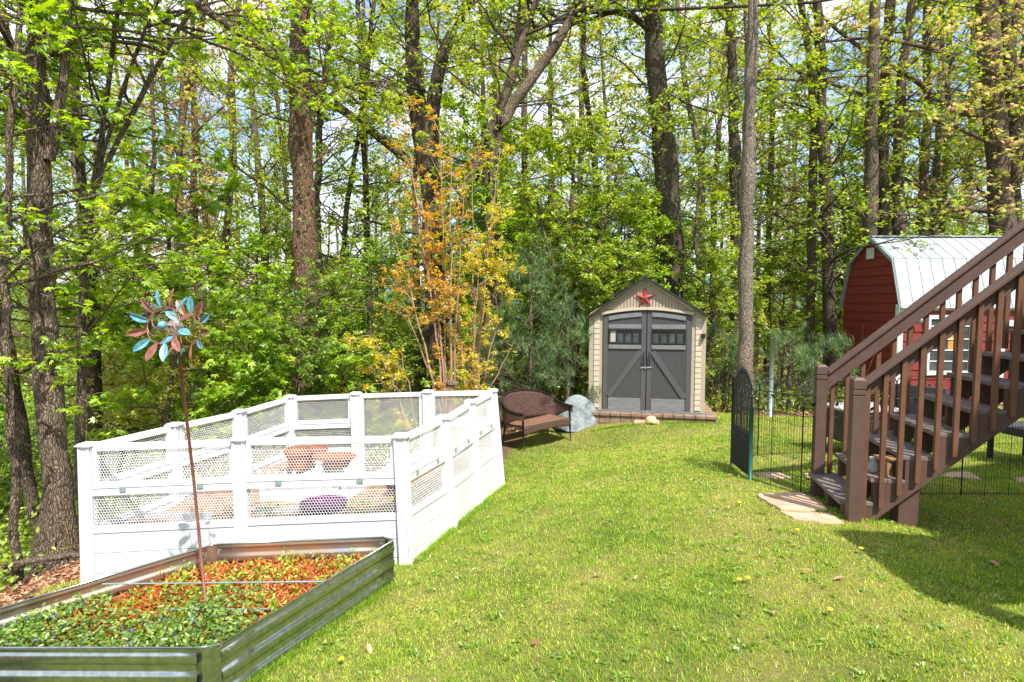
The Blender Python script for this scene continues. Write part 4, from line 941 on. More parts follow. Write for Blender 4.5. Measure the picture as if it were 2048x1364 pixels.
# gate
gate = thing('garden_gate', 'small black arched metal gate with spear pickets seen edge on', 'gate', (g0+g1)/2)
X = (g1-g0).normalized(); GL = (g1-g0).length; n = X.cross(ZV).normalized()
MB().tube([g1-ZV*.05, g1+ZV*.80], .020, 10).build('gate_post', M['greenmetal'], gate, smooth=True)
MB().tube([g0-ZV*.05, g0+ZV*1.06], .018, 10).build('gate_post', M['blackmetal'], gate, smooth=True)
for hf in (0, 1):
    mb = MB(); a = g0+X*(.03+hf*(GL/2-.02)); ln = GL/2-.04
    for i in range(7):
        u = i/6; hh = .98+.16*math.sin(math.pi*(u*.5+hf*.5)); p = a+X*ln*u
        mb.tube([p+ZV*.04, p+ZV*hh], .0065, 6); mb.tube([p+ZV*hh, p+ZV*(hh+.03), p+ZV*(hh+.085)], [.006,.013,.001], 6)
        if i < 6: p2 = p+X*ln/12; mb.tube([p2+ZV*.04, p2+ZV*.46], .005, 5); mb.tube([p2+ZV*.46, p2+ZV*.48, p2+ZV*.52], [.005,.011,.001], 5)
    for z in (.06,.40,.90): mb.tube([a+ZV*z, a+X*ln+ZV*z], .008, 6)
    mb.tube([a+X*ln*i/8+ZV*(.93+.14*math.sin(math.pi*(i/16+hf*.5))) for i in range(9)], .007, 6)
    mb.build('gate_leaf', M['blackmetal'], gate)
    mb = MB()
    for i in range(30): p = a+X*ln*i/29; mb.tube([p+ZV*.05, p+ZV*.40], .002, 3)
    for i in range(16): z = .06+.34*i/15; mb.tube([a+ZV*z, a+X*ln+ZV*z], .002, 3)
    mb.build('gate_mesh', M['blackmetal'], gate)
# steel pole
p = gp(1540,833); tag(MB().tube([p-ZV*.1, p+ZV*(at(1541,675,p.y).z-p.z)], .045, 12).build('steel_pole', M['steelpole'], None, smooth=True), 'plain grey steel pole standing at the wood edge behind the fence', 'pole')

# ================================================================== PATIO FURNITURE
def furn(c, wx, wy, h, legh, label, name, cat, topm, yaw=0):
    X = Vector((math.cos(yaw), math.sin(yaw), 0)); Y_ = Vector((-math.sin(yaw), math.cos(yaw), 0)); A_ = (X, Y_, ZV); r_ = thing(name, label, cat, c)
    mb = MB()
    for sx in (-1,1): mb.box(c+X*sx*(wx/2-.012)+ZV*(legh+(h-legh)/2), (.022, wy, h-legh), A_)
    for sy in (-1,1): mb.box(c+Y_*sy*(wy/2-.012)+ZV*(legh+(h-legh)/2), (wx-.05, .022, h-legh), A_)
    mb.build('wicker_body', M['wicker_black'], r_, uvscale=1.0)
    for sx in (-1,1):
        for sy in (-1,1): MB().box(c+X*sx*(wx/2-.035)+Y_*sy*(wy/2-.035)+ZV*(legh/2-.02), (.05,.05,legh+.04), A_).build('leg', M['blackmetal'], r_)
    MB().box(c+ZV*(h+.018), (wx+.03, wy+.03, .032), A_).build('top', topm, r_, bevel=.004)
    return r_
c = gx_(4.62, 7.55); furn(c, .75, .55, .60, .20, 'black wicker storage table with pale grey top behind the newel posts', 'patio_table', 'table', M['tabletop'], .1)
def chair(c, yaw, label):
    X = Vector((math.cos(yaw), math.sin(yaw), 0)); Y_ = Vector((-math.sin(yaw), math.cos(yaw), 0)); A_ = (X, Y_, ZV); r_ = thing('patio_chair', label, 'chair', c)
    for sx in (-1,1):
        for sy in (-1,1): MB().box(c+X*sx*.26+Y_*sy*.26+ZV*.20, (.045,.045,.44), A_).build('leg', M['blackmetal'], r_)
    MB().box(c+ZV*.40, (.60,.60,.10), A_).build('seat', M['wicker_black'], r_, uvscale=1.0, bevel=.01)
    MB().box(c-Y_*.29+ZV*.67, (.60,.05,.44), A_).build('backrest', M['wicker_black'], r_, uvscale=1.0, bevel=.015)
    for sx in (-1,1): MB().box(c+X*sx*.30+ZV*.62, (.05,.56,.04), A_).build('armrest', M['wicker_black'], r_, uvscale=1.0, bevel=.01)
chair(gx_(6.35,6.95), .15, 'black wicker patio chair seen under the stairs at the right edge')
chair(gx_(5.75,7.9), -.9, 'black wicker patio chair behind the stair treads')
tag(MB().beam(gx_(6.2,10.1)+ZV*.08, gx_(8.1,9.7)+ZV*.08, Vector((0,.1,0)), ZV*.12).build('timber_edging', M['wood'], None, bevel=.01), 'low timber edging lying at the foot of the red barn', 'timber')

# ================================================================== RED BARN SHED
BY_ = 12.0; BW = 2.0; bx = at(1799,610,BY_).x; bx1 = bx+6.0
barn = thing('red_barn', 'red lap sided barn shed with pale metal gambrel roof behind the stairs', 'barn', (bx+3, BY_+1, ground(bx+1, BY_)))
ze_, zk, zpk = 1.84, 2.74, 3.27; zg0 = ground(bx+1, BY_)-.25
prof = [(0, ze_), (.25, zk), (BW/2, zpk), (BW-.25, zk), (BW, ze_)]
mb = MB(); mb.prism([(bx, BY_, zg0)]+[(bx, BY_+a, z) for a, z in prof]+[(bx, BY_+BW, zg0)], (.05,0,0))
mb.bb(bx+.05, bx1, BY_, BY_+.05, zg0, ze_); mb.bb(bx+.05, bx1, BY_+BW-.05, BY_+BW, zg0, ze_)
# lap boards on the end and the front
def wid(z):
    if z < ze_: return 0, BW
    if z < zk: a = .25*(z-ze_)/(zk-ze_); return a, BW-a
    a = .25+(BW/2-.25)*(z-zk)/(zpk-zk); return a, BW-a
z = zg0
while z < zpk-.12:
    z2 = min(z+.195, zpk-.03); a0, a1 = wid(z+.01); c0, c1 = wid(z2)
    mb.hexa([Vector((bx-.028,BY_+a0,z)),Vector((bx-.001,BY_+a0,z)),Vector((bx-.001,BY_+a1,z)),Vector((bx-.028,BY_+a1,z)),
             Vector((bx-.008,BY_+c0,z2)),Vector((bx-.001,BY_+c0,z2)),Vector((bx-.001,BY_+c1,z2)),Vector((bx-.008,BY_+c1,z2))]); z += .2
z = zg0
while z < ze_-.1:
    z2 = z+.195; mb.hexa([Vector((bx+.0,BY_-.028,z)),Vector((bx1,BY_-.028,z)),Vector((bx1,BY_-.001,z)),Vector((bx,BY_-.001,z)),
             Vector((bx,BY_-.008,z2)),Vector((bx1,BY_-.008,z2)),Vector((bx1,BY_-.001,z2)),Vector((bx,BY_-.001,z2))]); z += .2
mb.build('wall', M['redwall'], barn)
OV = .05; mb = MB(); pts = [(-.10, ze_-.10), (.21, zk+.03), (BW/2, zpk+.04), (BW-.21, zk+.03), (BW+.10, ze_-.10)]
for i in range(4):
    (a, z), (c_, z2) = pts[i], pts[i+1]
    p0, p1 = Vector((bx-OV, BY_+a, z)), Vector((bx-OV, BY_+c_, z2)); nn_ = Vector((0, -(z2-z), c_-a)).normalized()*.02; ex = Vector((bx1-bx+OV+.1,0,0))
    if i in (1,2): p0 = p0+nn_*.1; p1 = p1+nn_*.1
    mb.hexa([p0, p0+ex, p1+ex, p1, p0+nn_, p0+ex+nn_, p1+ex+nn_, p1+nn_])
    x_ = .02
    while x_ < bx1-bx+OV: 
        q0, q1 = p0+Vector((x_,0,0))+nn_, p1+Vector((x_,0,0))+nn_; mb.beam(q0, q1, Vector((.018,0,0)), nn_*1.4); x_ += .255
mb.bb(bx-OV-.01, bx1+.1, BY_+BW/2-.09, BY_+BW/2+.09, zpk+.052, zpk+.075)
mb.build('roof', M['metalroof'], barn)
mb = MB()
for i in range(4):
    (a, z), (c_, z2) = pts[i], pts[i+1]; mb.beam(Vector((bx-OV-.012,BY_+a,z-.02)), Vector((bx-OV-.012,BY_+c_,z2-.02)), Vector((.02,0,0)), ZV*.085)
mb.build('rake_trim', M['trimgreen'], barn)
mb = MB(); mb.bb(bx-.035, bx+.07, BY_-.045, BY_-.029, zg0, ze_-.02); mb.bb(bx-.045, bx-.03, BY_-.045, BY_+.05, zg0, ze_-.02); mb.bb(bx+.071, bx1, BY_-.046, BY_-.029, ze_-.14, ze_-.02)
mb.build('corner_trim', M['trimwhite'], barn)
mb = MB(); v_ = at(1743,508,13.0); mb.bb(bx-.045, bx-.03, 13.0-.13, 13.0+.13, v_.z-.11, v_.z+.13)
for i in range(7): mb.bb(bx-.052, bx-.044, 13.0-.11, 13.0+.11, v_.z-.09+.03*i, v_.z-.075+.03*i)
mb.build('gable_vent', M['trimwhite'], barn)
def fx_(px): return at(px, 700, BY_).x
def fz_(py): return at(1900, py, BY_).z
mb = MB()
for x0, x1, z0, z1 in ((1843,1856,742,630),(1934,1946,742,630),(1843,1946,750,741)): mb.bb(fx_(x0), fx_(x1), BY_-.06, BY_-.028, fz_(z0), fz_(z1))
mb.bb(fx_(1856.2), fx_(1933.8), BY_-.06, BY_-.028, fz_(638), fz_(630)); wi = mb.build('window', M['trimwhite'], barn)
mb = MB()
for z in (652,678,700,722): mb.bb(fx_(1857), fx_(1933), BY_-.05, BY_-.035, fz_(z)-.012, fz_(z)+.012)
for x_ in (1882, 1908): mb.bb(fx_(x_)-.01, fx_(x_)+.01, BY_-.049, BY_-.036, fz_(740), fz_(638))
mb.build('muntin', M['trimwhite'], wi)
MB().bb(fx_(1857), fx_(1933), BY_-.034, BY_-.0285, fz_(741), fz_(638)).build('pane', M['pane'], wi)
MB().bb(fx_(1893), fx_(1906), BY_-.0345, BY_-.0342, fz_(699), fz_(655)).build('curtain', M['orange'], wi)
mb = MB(); mb.bb(fx_(1990), fx_(2005), BY_-.06, BY_-.028, zg0, fz_(640)); mb.bb(fx_(2150), fx_(2165), BY_-.06, BY_-.028, zg0, fz_(640)); mb.bb(fx_(2005.2), fx_(2149.8), BY_-.06, BY_-.028, fz_(652), fz_(640)); mb.build('door_trim', M['trimwhite'], barn)
lx = fx_(1827); mb = MB(); mb.tube([Vector((lx,BY_-.03,1.55)), Vector((lx,BY_-.16,1.58))], .012, 6); mb.lathe((lx,BY_-.16,1.42), [(.0,0),(.05,.02),(.055,.09),(.02,.13),(0,.14)], 12); mb.build('porch_lamp', M['steelpole'], barn, smooth=True)
# birdhouse behind the enclosure
c = at(901,800,8.6); bh = thing('birdhouse', 'small rustic birdhouse with bark roof among the gold leaved stems', 'birdhouse', c)
MB().box(c+ZV*.12, (.13,.13,.20)).build('house_box', M['wood'], bh); mb = MB(); mb.box(c+Vector((0,-.066,.10)), (.05,.006,.10)); mb.build('opening', M['black'], bh)
mb = MB(); mb.beam(c+Vector((-.12,0,.25)), c+Vector((0,0,.29)), Vector((0,.22,0)), ZV*.025); mb.beam(c+Vector((0,0,.29)), c+Vector((.12,0,.25)), Vector((0,.22,0)), ZV*.025); mb.build('roof', M['bark_pale'], bh)
MB().tube([c-ZV*.9, c+ZV*.02], .03, 8).build('post', M['wood'], bh)
# fallen branch
bpts = [at(-60,1150,5.9), at(40,1126,6.0), at(90,1118,6.05), at(140,1110,6.1), at(215,1108,6.3)]
fb = thing('fallen_branch', 'bare grey fallen branch lying on the leaf litter at the left edge', 'branch', bpts[2])
MB().tube(bpts, [.028,.034,.036,.034,.03], 9).build('limb', M['bark'], fb, smooth=True)
mb = MB(); rg_ = random.Random(4)
for i in range(14):
    a = bpts[1].lerp(bpts[3], rg_.random()); mb.tube([a, a+Vector((rg_.uniform(-.3,.1), rg_.uniform(-.2,.1), rg_.uniform(-.18,.02))), a+Vector((rg_.uniform(-.6,0), rg_.uniform(-.3,.1), -.25))], [.012,.008,.004], 5)
mb.build('twigs', M['bark_dark'], fb)

# ================================================================== GRASS, FLOWERS, LITTER
rg = np.random.default_rng(21)
enc_poly = [tuple(PO[k_][0][:2]) for k_ in 'ACGJ']; enc_poly[1] = (enc_poly[1][0]+.04, enc_poly[1][1]); enc_poly[2] = (enc_poly[2][0]+.06, enc_poly[2][1])
bed_poly = [(p.x, p.y) for p in ring]
shed_poly = [(x0_, y0_) for x0_, y0_ in ((P(1181,830).x, SY-.2), (P(1424,830).x, SY-.2), (P(1424,830).x, SY+2.4), (P(1181,830).x, SY+2.4))]
stones = [[tuple(o.matrix_basis @ v.co)[:2] for v in o.data.vertices][:len(o.data.vertices)//2] for o in C.objects if o.name.startswith(('flagstone','stepping_slab'))]
def lawnmask(p):
    x, y = p[:,0], p[:,1]; wb = .35*np.sin(x*1.7)+.25*np.sin(y*2.3+1)
    ok = (y < 11.5+wb*.8) & (x > np.where(y > 7.9, -.35+(y-8)*.25, np.where(y > 5.1, -4.6, -3.9))) & ~inpoly(p, enc_poly) & ~inpoly(p, bed_poly) & ~inpoly(p, shed_poly)
    ok &= ~((y > 5.4) & (x < -1.2)); ok &= np.abs(x) < y*.98+.8
    for s_ in stones: ok &= ~inpoly(p, s_)
    return ok
def scatter(n, x0, x1, y0, y1, mask): p = np.c_[rg.uniform(x0, x1, n), rg.uniform(y0, y1, n)]; return p[mask(p)]
parts_ = []
for (n, y0, y1, hh) in ((420000, 2.0, 4.2, .026), (300000, 4.2, 6.6, .029), (170000, 6.6, 9.2, .034), (90000, 9.2, 12.2, .040)):
    p = scatter(n, -4.5, 11, y0, y1, lawnmask)
    n1_ = np.sin(p[:,0]*3.1+np.sin(p[:,1]*2.2)*1.5)*np.sin(p[:,1]*2.7+1)+.6*np.sin(p[:,0]*7.7+p[:,1]*3)*np.sin(p[:,1]*8.3-p[:,0]*2)
    n2_ = np.sin(p[:,0]*1.3+2*np.sin(p[:,1]*.9))*np.sin(p[:,1]*1.1+p[:,0]*.6+1)+.7*np.sin(p[:,0]*13+3*np.sin(p[:,1]*5))*np.sin(p[:,1]*11+p[:,0]*4)
    bare = np.clip(1.1-np.hypot((p[:,0]-1.5)/.8, (p[:,1]-2.75)/.32), 0, 1)*1.4 + np.clip(.8-np.hypot((p[:,0]-.35)/.4, (p[:,1]-2.7)/.25), 0, 1)
    keep = rg.uniform(-1.6, 1.0, len(p)) < n1_*.5+.5-bare*.9-np.clip(-n2_-.7,0,1)*.8; p = p[keep]; n2_ = n2_[keep]; n1_ = n1_[keep]*.6-n2_*.9
    parts_.append((p, hh*(1+.25*n1_)*rg.uniform(.55, 1.35, len(p)), .46-.21*n1_+rg.normal(0,.19,len(p))))
p = np.concatenate([a[0] for a in parts_]); hh = np.concatenate([a[1] for a in parts_]); tn = np.concatenate([a[2] for a in parts_])
# some tall tufts
tc_ = scatter(650, -1.5, 6, 2.1, 9, lawnmask); tp = np.repeat(tc_, 26, 0)+rg.normal(0, .022, (len(tc_)*26, 2)); mk = lawnmask(tp); tp = tp[mk]
edge = []
def fringe(a, b_, n, off_):
    a = np.array([a[0], a[1]]); b_ = np.array([b_[0], b_[1]]); d = b_-a; nn_ = np.array([d[1], -d[0]])/np.linalg.norm(d); t_ = rg.uniform(0,1,n)[:,None]; return a+d*t_+nn_*(off_+rg.exponential(.02,n))[:,None]
tp = np.concatenate([tp, fringe(PO['C'][0], PO['G'][0], 2600, .075), fringe(bed_poly[0], bed_poly[1], 2000, .01), fringe((P(1181,830).x, SY-.24), (P(1424,830).x, SY-.34), 1500, .04)])
tp = tp[~inpoly(tp, enc_poly) & ~inpoly(tp, bed_poly)]
p = np.concatenate([p, tp]); hh = np.concatenate([hh, rg.uniform(.035,.075,len(tp))]); tn = np.concatenate([tn, rg.normal(.30,.12,len(tp))])
dry = rg.uniform(0,1,len(p)) < .05; tn[dry] = rg.uniform(.85,1,dry.sum())
V3 = np.c_[p, ground_np(p)-.004]; far_ = 1+np.clip(p[:,1]-5,0,9)*.13
a = rg.uniform(0, 2*np.pi, len(p)); dirs = np.c_[np.cos(a)*.55, np.sin(a)*.55, np.ones(len(p))]
sv, sf = SH['blade']; x_ = np.c_[-np.sin(a), np.cos(a), np.zeros(len(a))]; d_ = dirs+rg.normal(0,.2,dirs.shape); d_ /= np.linalg.norm(d_, axis=1, keepdims=True)
wdt = .0032*far_*rg.uniform(.7,1.4,len(p))
V = np.empty((len(p), 5, 3)); o_ = np.c_[np.cos(a), np.sin(a), -np.ones(len(a))*.4]
V[:,0] = V3-x_*wdt[:,None]/2; V[:,1] = V3+x_*wdt[:,None]/2; mid = V3+d_*hh[:,None]*.6
V[:,2] = mid+x_*wdt[:,None]*.42; V[:,3] = mid-x_*wdt[:,None]*.42; V[:,4] = V3+d_*hh[:,None]+o_*hh[:,None]*rg.uniform(.0,.45,len(p))[:,None]
i5 = np.arange(len(p))[:,None]*5
tag(link('grass', npmesh('grass', V.reshape(-1,3), quads=i5+np.array([[0,1,2,3]]), tris=i5+np.array([[3,2,4]]), tint=np.repeat(np.clip(tn,0,1), 5)), M['grass']), 'sunlit mown lawn grass between the enclosure, shed and stairs', 'grass', kind='stuff')
# broad-leaved weeds in the lawn
wc = scatter(1500, -1.5, 6.5, 2.1, 9, lawnmask); wp = np.repeat(wc, 9, 0)+rg.normal(0,.018,(len(wc)*9,2)); a = rg.uniform(0,2*np.pi,len(wp))
tag(link('lawn_weeds', leafmesh('lawn_weeds', np.c_[wp, ground_np(wp)+.012], rg.uniform(.014,.036,len(wp)), 'oval', rg, .4, dirs=np.c_[np.cos(a), np.sin(a), rg.uniform(.1,.9,len(a))]), M['leaf_deep']), 'clover and plantain leaves scattered through the lawn', 'weeds', kind='stuff')
# dead leaves on the lawn and litter under the trees
lp = scatter(75, -1.5, 8, 2.1, 11, lawnmask)
def wood(p): return ~lawnmask(p) & (np.abs(p[:,0]) < p[:,1]*1.1+2) & ~inpoly(p, enc_poly) & ~inpoly(p, bed_poly) & ~inpoly(p, shed_poly) & ~((p[:,1] < 11) & (p[:,0] > -1.2))
wl = np.concatenate([scatter(24000, -9, -2.5, 3.2, 9, wood), scatter(26000, -12, 14, 9, 17, wood)])
q = np.concatenate([lp, wl])
tag(link('leaf_litter', leafmesh('leaf_litter', np.c_[q, ground_np(q)+rg.uniform(.005,.03,len(q))+np.r_[np.full(len(lp),.02), np.zeros(len(wl))]], rg.uniform(.03,.085,len(q)), 'oval', rg, .35), M['litter']), 'brown dead leaves lying on the wood floor and lawn', 'leaf litter', kind='stuff')
labs = ('dandelion left of the flagstones, the farthest up the lawn', 'dandelion just in front of the lower flagstone', 'dandelion alone on the middle of the open lawn', 'dandelion right beside another on the open lawn',
        'dandelion in the shaded grass right of the flagstones', 'dandelion near the corrugated side of the metal bed', 'dandelion in the sun below the stair shadow')
for (px, py), lab in zip(((1478,1015),(1594,1071),(1478,1172),(1495,1169),(1721,1109),(683,1332),(1659,1234)), labs):
    c = gp(px, py); r_ = thing('dandelion', lab, 'flower', c, 'dandelions in the lawn'); MB().tube([c, c+ZV*.045], .002, 4).build('stalk', M['leaf_deep'], r_)
    mb = MB(); mb.lathe(c+ZV*.045, [(0,-.003),(.012,0),(.019,.006),(.012,.010),(0,.012)], 14); mb.build('flower_head', M['yellow'], r_, smooth=True)

# ================================================================== TREES
def stem(Y, pts, ground_=True, extend=True, leanY=0.0):
    """pts bottom to top: (px, py, width px); becomes real points at distance Y"""
    out_ = []
    for i, (px, py, wd) in enumerate(pts):
        yy = Y+leanY*i/max(1, len(pts)-1); v = at(px, py, yy); out_.append((v, wd/2/F*yy))
    if ground_:
        a = out_[0][0]; g = ground(a.x, a.y)
        if a.z > g: out_.insert(0, (Vector((a.x, a.y, g-.1)), out_[0][1]*1.1))
    if extend:
        a, b_ = out_[-2][0], out_[-1][0]; d = (b_-a).normalized(); out_.append((b_+d*2.5, out_[-1][1]*.75))
    return out_
import os
LIGHT = False
def T(*a, **k): return tree(*a, **k)
T('maple_tree', 'big grey brown maple trunk at the left, directly beside the enclosure corner post', 'tree',
  [stem(6.6, [(120,1138,68),(116,1050,56),(112,960,52),(104,800,46),(86,650,46),(80,430,40),(76,200,34),(72,0,30)]),
   stem(6.6, [(98,320,20),(118,200,18),(135,60,15),(140,0,13)], False), stem(6.5, [(60,260,14),(20,60,14),(-30,-60,12)], False)],
  M['bark'], M['leaf_maple'], 101, nb=26, blen=2.3, t0=.3, leafsize=.075, n_leaf=6, shape='maple', n2=5, n3=3, flat=.3)
T('maple_tree', 'young maple with dense bright lobed leaves hanging at the left edge', 'tree',
  [stem(6.1, [(30,1130,16),(25,900,15),(5,600,14),(20,300,12),(45,0,10)])],
  M['bark'], M['leaf_maple'], 102, nb=26, blen=1.9, t0=.22, leafsize=.072, n_leaf=5, shape='maple', n2=5, n3=4, flat=.3, elev=.15)
T('maple_tree', 'slim two stemmed maple with bright leaves just right of the big left trunk', 'tree',
  [stem(7.6, [(160,1000,18),(160,720,16),(172,480,14),(205,260,10),(228,60,8),(240,0,7)]), stem(7.6, [(176,430,9),(230,220,7),(280,80,6),(315,0,5)], False), stem(7.6, [(190,380,10),(300,150,9),(380,30,7)], False)],
  M['bark'], M['leaf_maple'], 103, nb=30, blen=2.3, t0=.3, leafsize=.072, n_leaf=6, shape='maple', n2=5, n3=4, flat=.3, elev=.15)
T('maple_sapling', 'low maple sapling with lime leaves behind the left side of the enclosure', 'tree',
  [stem(8.9, [(330,860,9),(350,700,8),(330,560,7),(345,430,5)], extend=False)], M['bark'], M['leaf_maple'], 104, nb=34, blen=1.7, t0=.2, leafsize=.09, n_leaf=9, shape='maple', n2=5, n3=4, flat=.3, elev=.1)
T('maple_sapling', 'maple sapling spreading lime leaves in front of the broken trunk foot', 'tree',
  [stem(9.6, [(600,800,8),(590,700,7),(560,620,5)], extend=False)], M['bark'], M['leaf_maple'], 105, nb=26, blen=1.6, t0=.1, leafsize=.085, n_leaf=9, shape='maple', n2=5, n3=4, flat=.3, elev=.1)
T('oak_tree', 'dark trunk standing straight right of the left maple, behind the fence corner', 'tree',
  [stem(9.5, [(192,960,27),(190,800,25),(188,650,23),(182,520,20),(165,380,17),(150,180,15),(148,0,13)])], M['bark_dark'], M['leaf_mid'], 106, nb=20, blen=2.6, t0=.4, leafsize=.09, n_leaf=5, shape='diamond')
T('oak_tree', 'leaning dark trunk near the left edge of the wood', 'tree',
  [stem(8.3, [(78,1130,27),(62,1000,25),(44,880,24),(18,720,22),(-8,560,20),(-20,300,18)])], M['bark_dark'], M['leaf_mid'], 107, nb=18, blen=2.2, t0=.3, leafsize=.09, n_leaf=5)
T('pine_trunk_tree', 'thick reddish brown trunk with peeled bark and ivy, tallest behind the enclosure', 'tree',
  [stem(12, [(614,780,60),(613,690,52),(614,600,50),(608,430,44),(600,250,40),(598,120,36),(604,0,32)]), stem(12, [(634,230,14),(646,180,12),(654,135,9)], False, False)],
  M['bark_red'], M['leaf_mid'], 108, nb=24, blen=2.8, t0=.3, leafsize=.10, n_leaf=8, ivy=(1400,.75))
T('oak_tree', 'many limbed dark oak rising behind the gold leaved shrub', 'tree',
  [stem(14, [(868,800,48),(872,560,44),(866,420,44),(858,320,44),(846,270,40),(828,180,34),(819,110,28),(826,0,24)]),
   stem(14, [(858,320,34),(862,270,32),(867,190,27),(887,97,24),(919,38,22),(938,0,20)], False),
   stem(14, [(860,360,20),(790,290,18),(686,226,18),(576,129,18),(518,93,17),(460,50,16),(380,0,14)], False)],
  M['bark_dark'], M['leaf_mid'], 109, nb=34, blen=3.0, t0=.3, leafsize=.10, n_leaf=8)
T('oak_tree', 'spreading oak with long limbs arching up to the right of the centre', 'tree',
  [stem(13, [(985,800,34),(985,600,32),(982,440,30),(976,300,28),(1008,226,23),(1060,161,20),(1106,103,18),(1148,32,15),(1160,0,13)]),
   stem(13, [(978,280,22),(1010,190,20),(1030,125,17),(1052,60,12)], False), stem(13.2, [(920,420,22),(940,350,24),(976,290,26),(1015,180,16),(1040,60,12),(1045,0,10)], False)],
  M['bark'], M['leaf_mid'], 110, nb=28, blen=2.8, t0=.35, leafsize=.10, n_leaf=7)
T('tulip_tree', 'large dark leaning trunk with ivy above the resin shed roof', 'tree',
  [stem(14, [(1350,800,58),(1345,600,54),(1338,440,50),(1333,323,46),(1326,242,42),(1311,161,38),(1306,81,35),(1308,0,38)]),
   stem(14, [(1306,70,14),(1289,40,12),(1206,16,11),(1129,35,9),(1070,60,7),(1036,76,5)], False, False)],
  M['bark_dark'], M['leaf_mid'], 111, nb=28, blen=3.0, t0=.3, leafsize=.10, n_leaf=8, ivy=(1800,.9))
T('poplar_tree', 'pale slender straight trunk between the resin shed and the garden gate', 'tree',
  [stem(11.7, [(1490,790,31),(1490,700,29),(1492,560,28),(1494,430,27),(1497,300,25),(1500,150,22),(1508,0,17)])], M['bark_pale'], M['leaf_mid'], 112, nb=9, blen=2.0, t0=.6, leafsize=.085, n_leaf=5)
spec = [
 ('tulip_tree','dark trunk bending left of the barn roof, second right of the pale trunk','bark_dark','leaf_mid',15,[(1662,700,26),(1656,440,24),(1646,290,20),(1643,194,18),(1640,65,17),(1634,0,16)],26),
 ('tulip_tree','slim trunk close left of the bending trunk by the barn','bark','leaf_mid',16,[(1622,700,17),(1622,440,16),(1628,280,15),(1622,120,13),(1600,0,12)],20),
 ('tulip_tree','grey brown trunk rising straight above the barn gable vent','bark','leaf_mid',14.6,[(1741,600,28),(1740,440,26),(1743,322,23),(1744,194,22),(1748,100,20),(1750,0,18)],24),
 ('tulip_tree','dark trunk just right of the one over the barn gable','bark_dark','leaf_mid',16,[(1764,560,20),(1766,355,19),(1769,161,18),(1778,32,17),(1782,0,16)],22),
 ('tulip_tree','straight trunk over the middle of the barn roof with a steep fork','bark','leaf_mid',16,[(1798,560,22),(1798,387,21),(1798,194,19),(1811,97,17),(1826,0,15)],24),
 ('tulip_tree','pale narrow trunk over the barn ridge','bark_pale','leaf_yellow',18,[(1868,560,13),(1869,440,13),(1872,322,12),(1880,200,10),(1884,0,9)],22),
 ('tulip_tree','ivied trunk right behind the pale slender trunk','bark_dark','leaf_mid',15,[(1474,700,24),(1472,440,23),(1468,226,20),(1462,100,18),(1458,0,17)],24),
 ('beech_tree','slender forked beech between the dark leaning trunk and the pale trunk','bark_pale','leaf_mid',17,[(1405,700,15),(1403,403,14),(1400,290,13),(1371,194,10),(1362,100,9),(1355,0,8)],22),
 ('beech_tree','thin grey trunk above the bench','bark','leaf_mid',18,[(1050,700,15),(1050,440,14),(1048,258,12),(1050,0,11)],20),
 ('beech_tree','thin crooked trunk in the sky gap right of the arching limbs','bark_dark','leaf_yellow',15,[(1195,600,14),(1190,300,12),(1178,215,11),(1161,161,10),(1168,80,9),(1168,0,8)],20),
 ('beech_tree','thin dark trunk behind the wind spinner','bark_dark','leaf_yellow',14,[(295,760,13),(292,600,11),(300,440,10),(310,300,8),(300,100,7)],24),
 ('beech_tree','thin trunk leaning right beside the spinner flower','bark','leaf_rust',15,[(425,800,14),(416,626,14),(380,523,13),(355,440,12),(360,250,10),(400,60,9)],22),
 ('oak_tree','thin dark trunk a little right of the red brown trunk','bark_dark','leaf_mid',15,[(684,760,12),(680,600,11),(690,420,10),(722,250,10),(740,80,9)],22),
 ('oak_tree','grey trunk close behind the right edge of the red brown trunk','bark','leaf_mid',14,[(640,760,18),(638,600,18),(630,440,16),(640,240,12),(660,60,10)],20),
 ('oak_tree','slim dark stem between the gold shrub and the red brown trunk','bark_dark','leaf_deep',15,[(745,800,14),(738,520,12),(728,300,11),(720,100,10)],22),
 ('beech_tree','rust budded tree with bare looking twigs left of centre','bark','leaf_rust',19,[(440,700,14),(450,500,13),(470,300,12),(455,150,10),(480,0,9)],26),
 ('beech_tree','rust tinted slim tree above the spinner','bark','leaf_rust',18,[(352,640,12),(356,450,12),(362,250,10),(370,80,9)],26),
]
for i, (nm, lab, bk, lf, Y_, pts, nb_) in enumerate(spec):
    T(nm, lab, 'tree', [stem(Y_, pts)], M[bk], M[lf], 130+i, nb=nb_, blen=3.0, t0=.2, leafsize=.11, n_leaf=6, n2=5, n3=4, ivy=(700,.7) if 'ivied' in lab else 0)
T('maple_tree', 'massive dark right hand trunk with peach tinted leaves over the barn', 'tree',
  [stem(15.6, [(2010,700,46),(2004,440,42),(1994,290,37),(1982,161,36),(1975,60,35),(1972,0,34)]),
   stem(15.6, [(1975,236,18),(1956,232,17),(1907,223,15),(1860,185,12),(1811,145,10),(1730,103,8),(1617,13,5)], False, False),
   stem(15.6, [(1990,420,14),(1950,419,13),(1917,416,10),(1870,430,6)], False, False)],
  M['bark'], M['leaf_peach'], 160, nb=22, blen=3.0, t0=.35, leafsize=.10, n_leaf=5, shape='maple', n2=5, n3=3)
T('maple_tree', 'forked trunk in the top right corner beside the massive one', 'tree',
  [stem(16.5, [(2030,500,22),(2026,300,22),(2021,100,20),(2010,40,13),(2004,0,12)]), stem(16.5, [(2024,95,14),(2030,50,13),(2040,0,12)], False)], M['bark_dark'], M['leaf_peach'], 161, nb=18, blen=2.4, t0=.3, leafsize=.085, n_leaf=5, shape='maple', n2=5, n3=3)
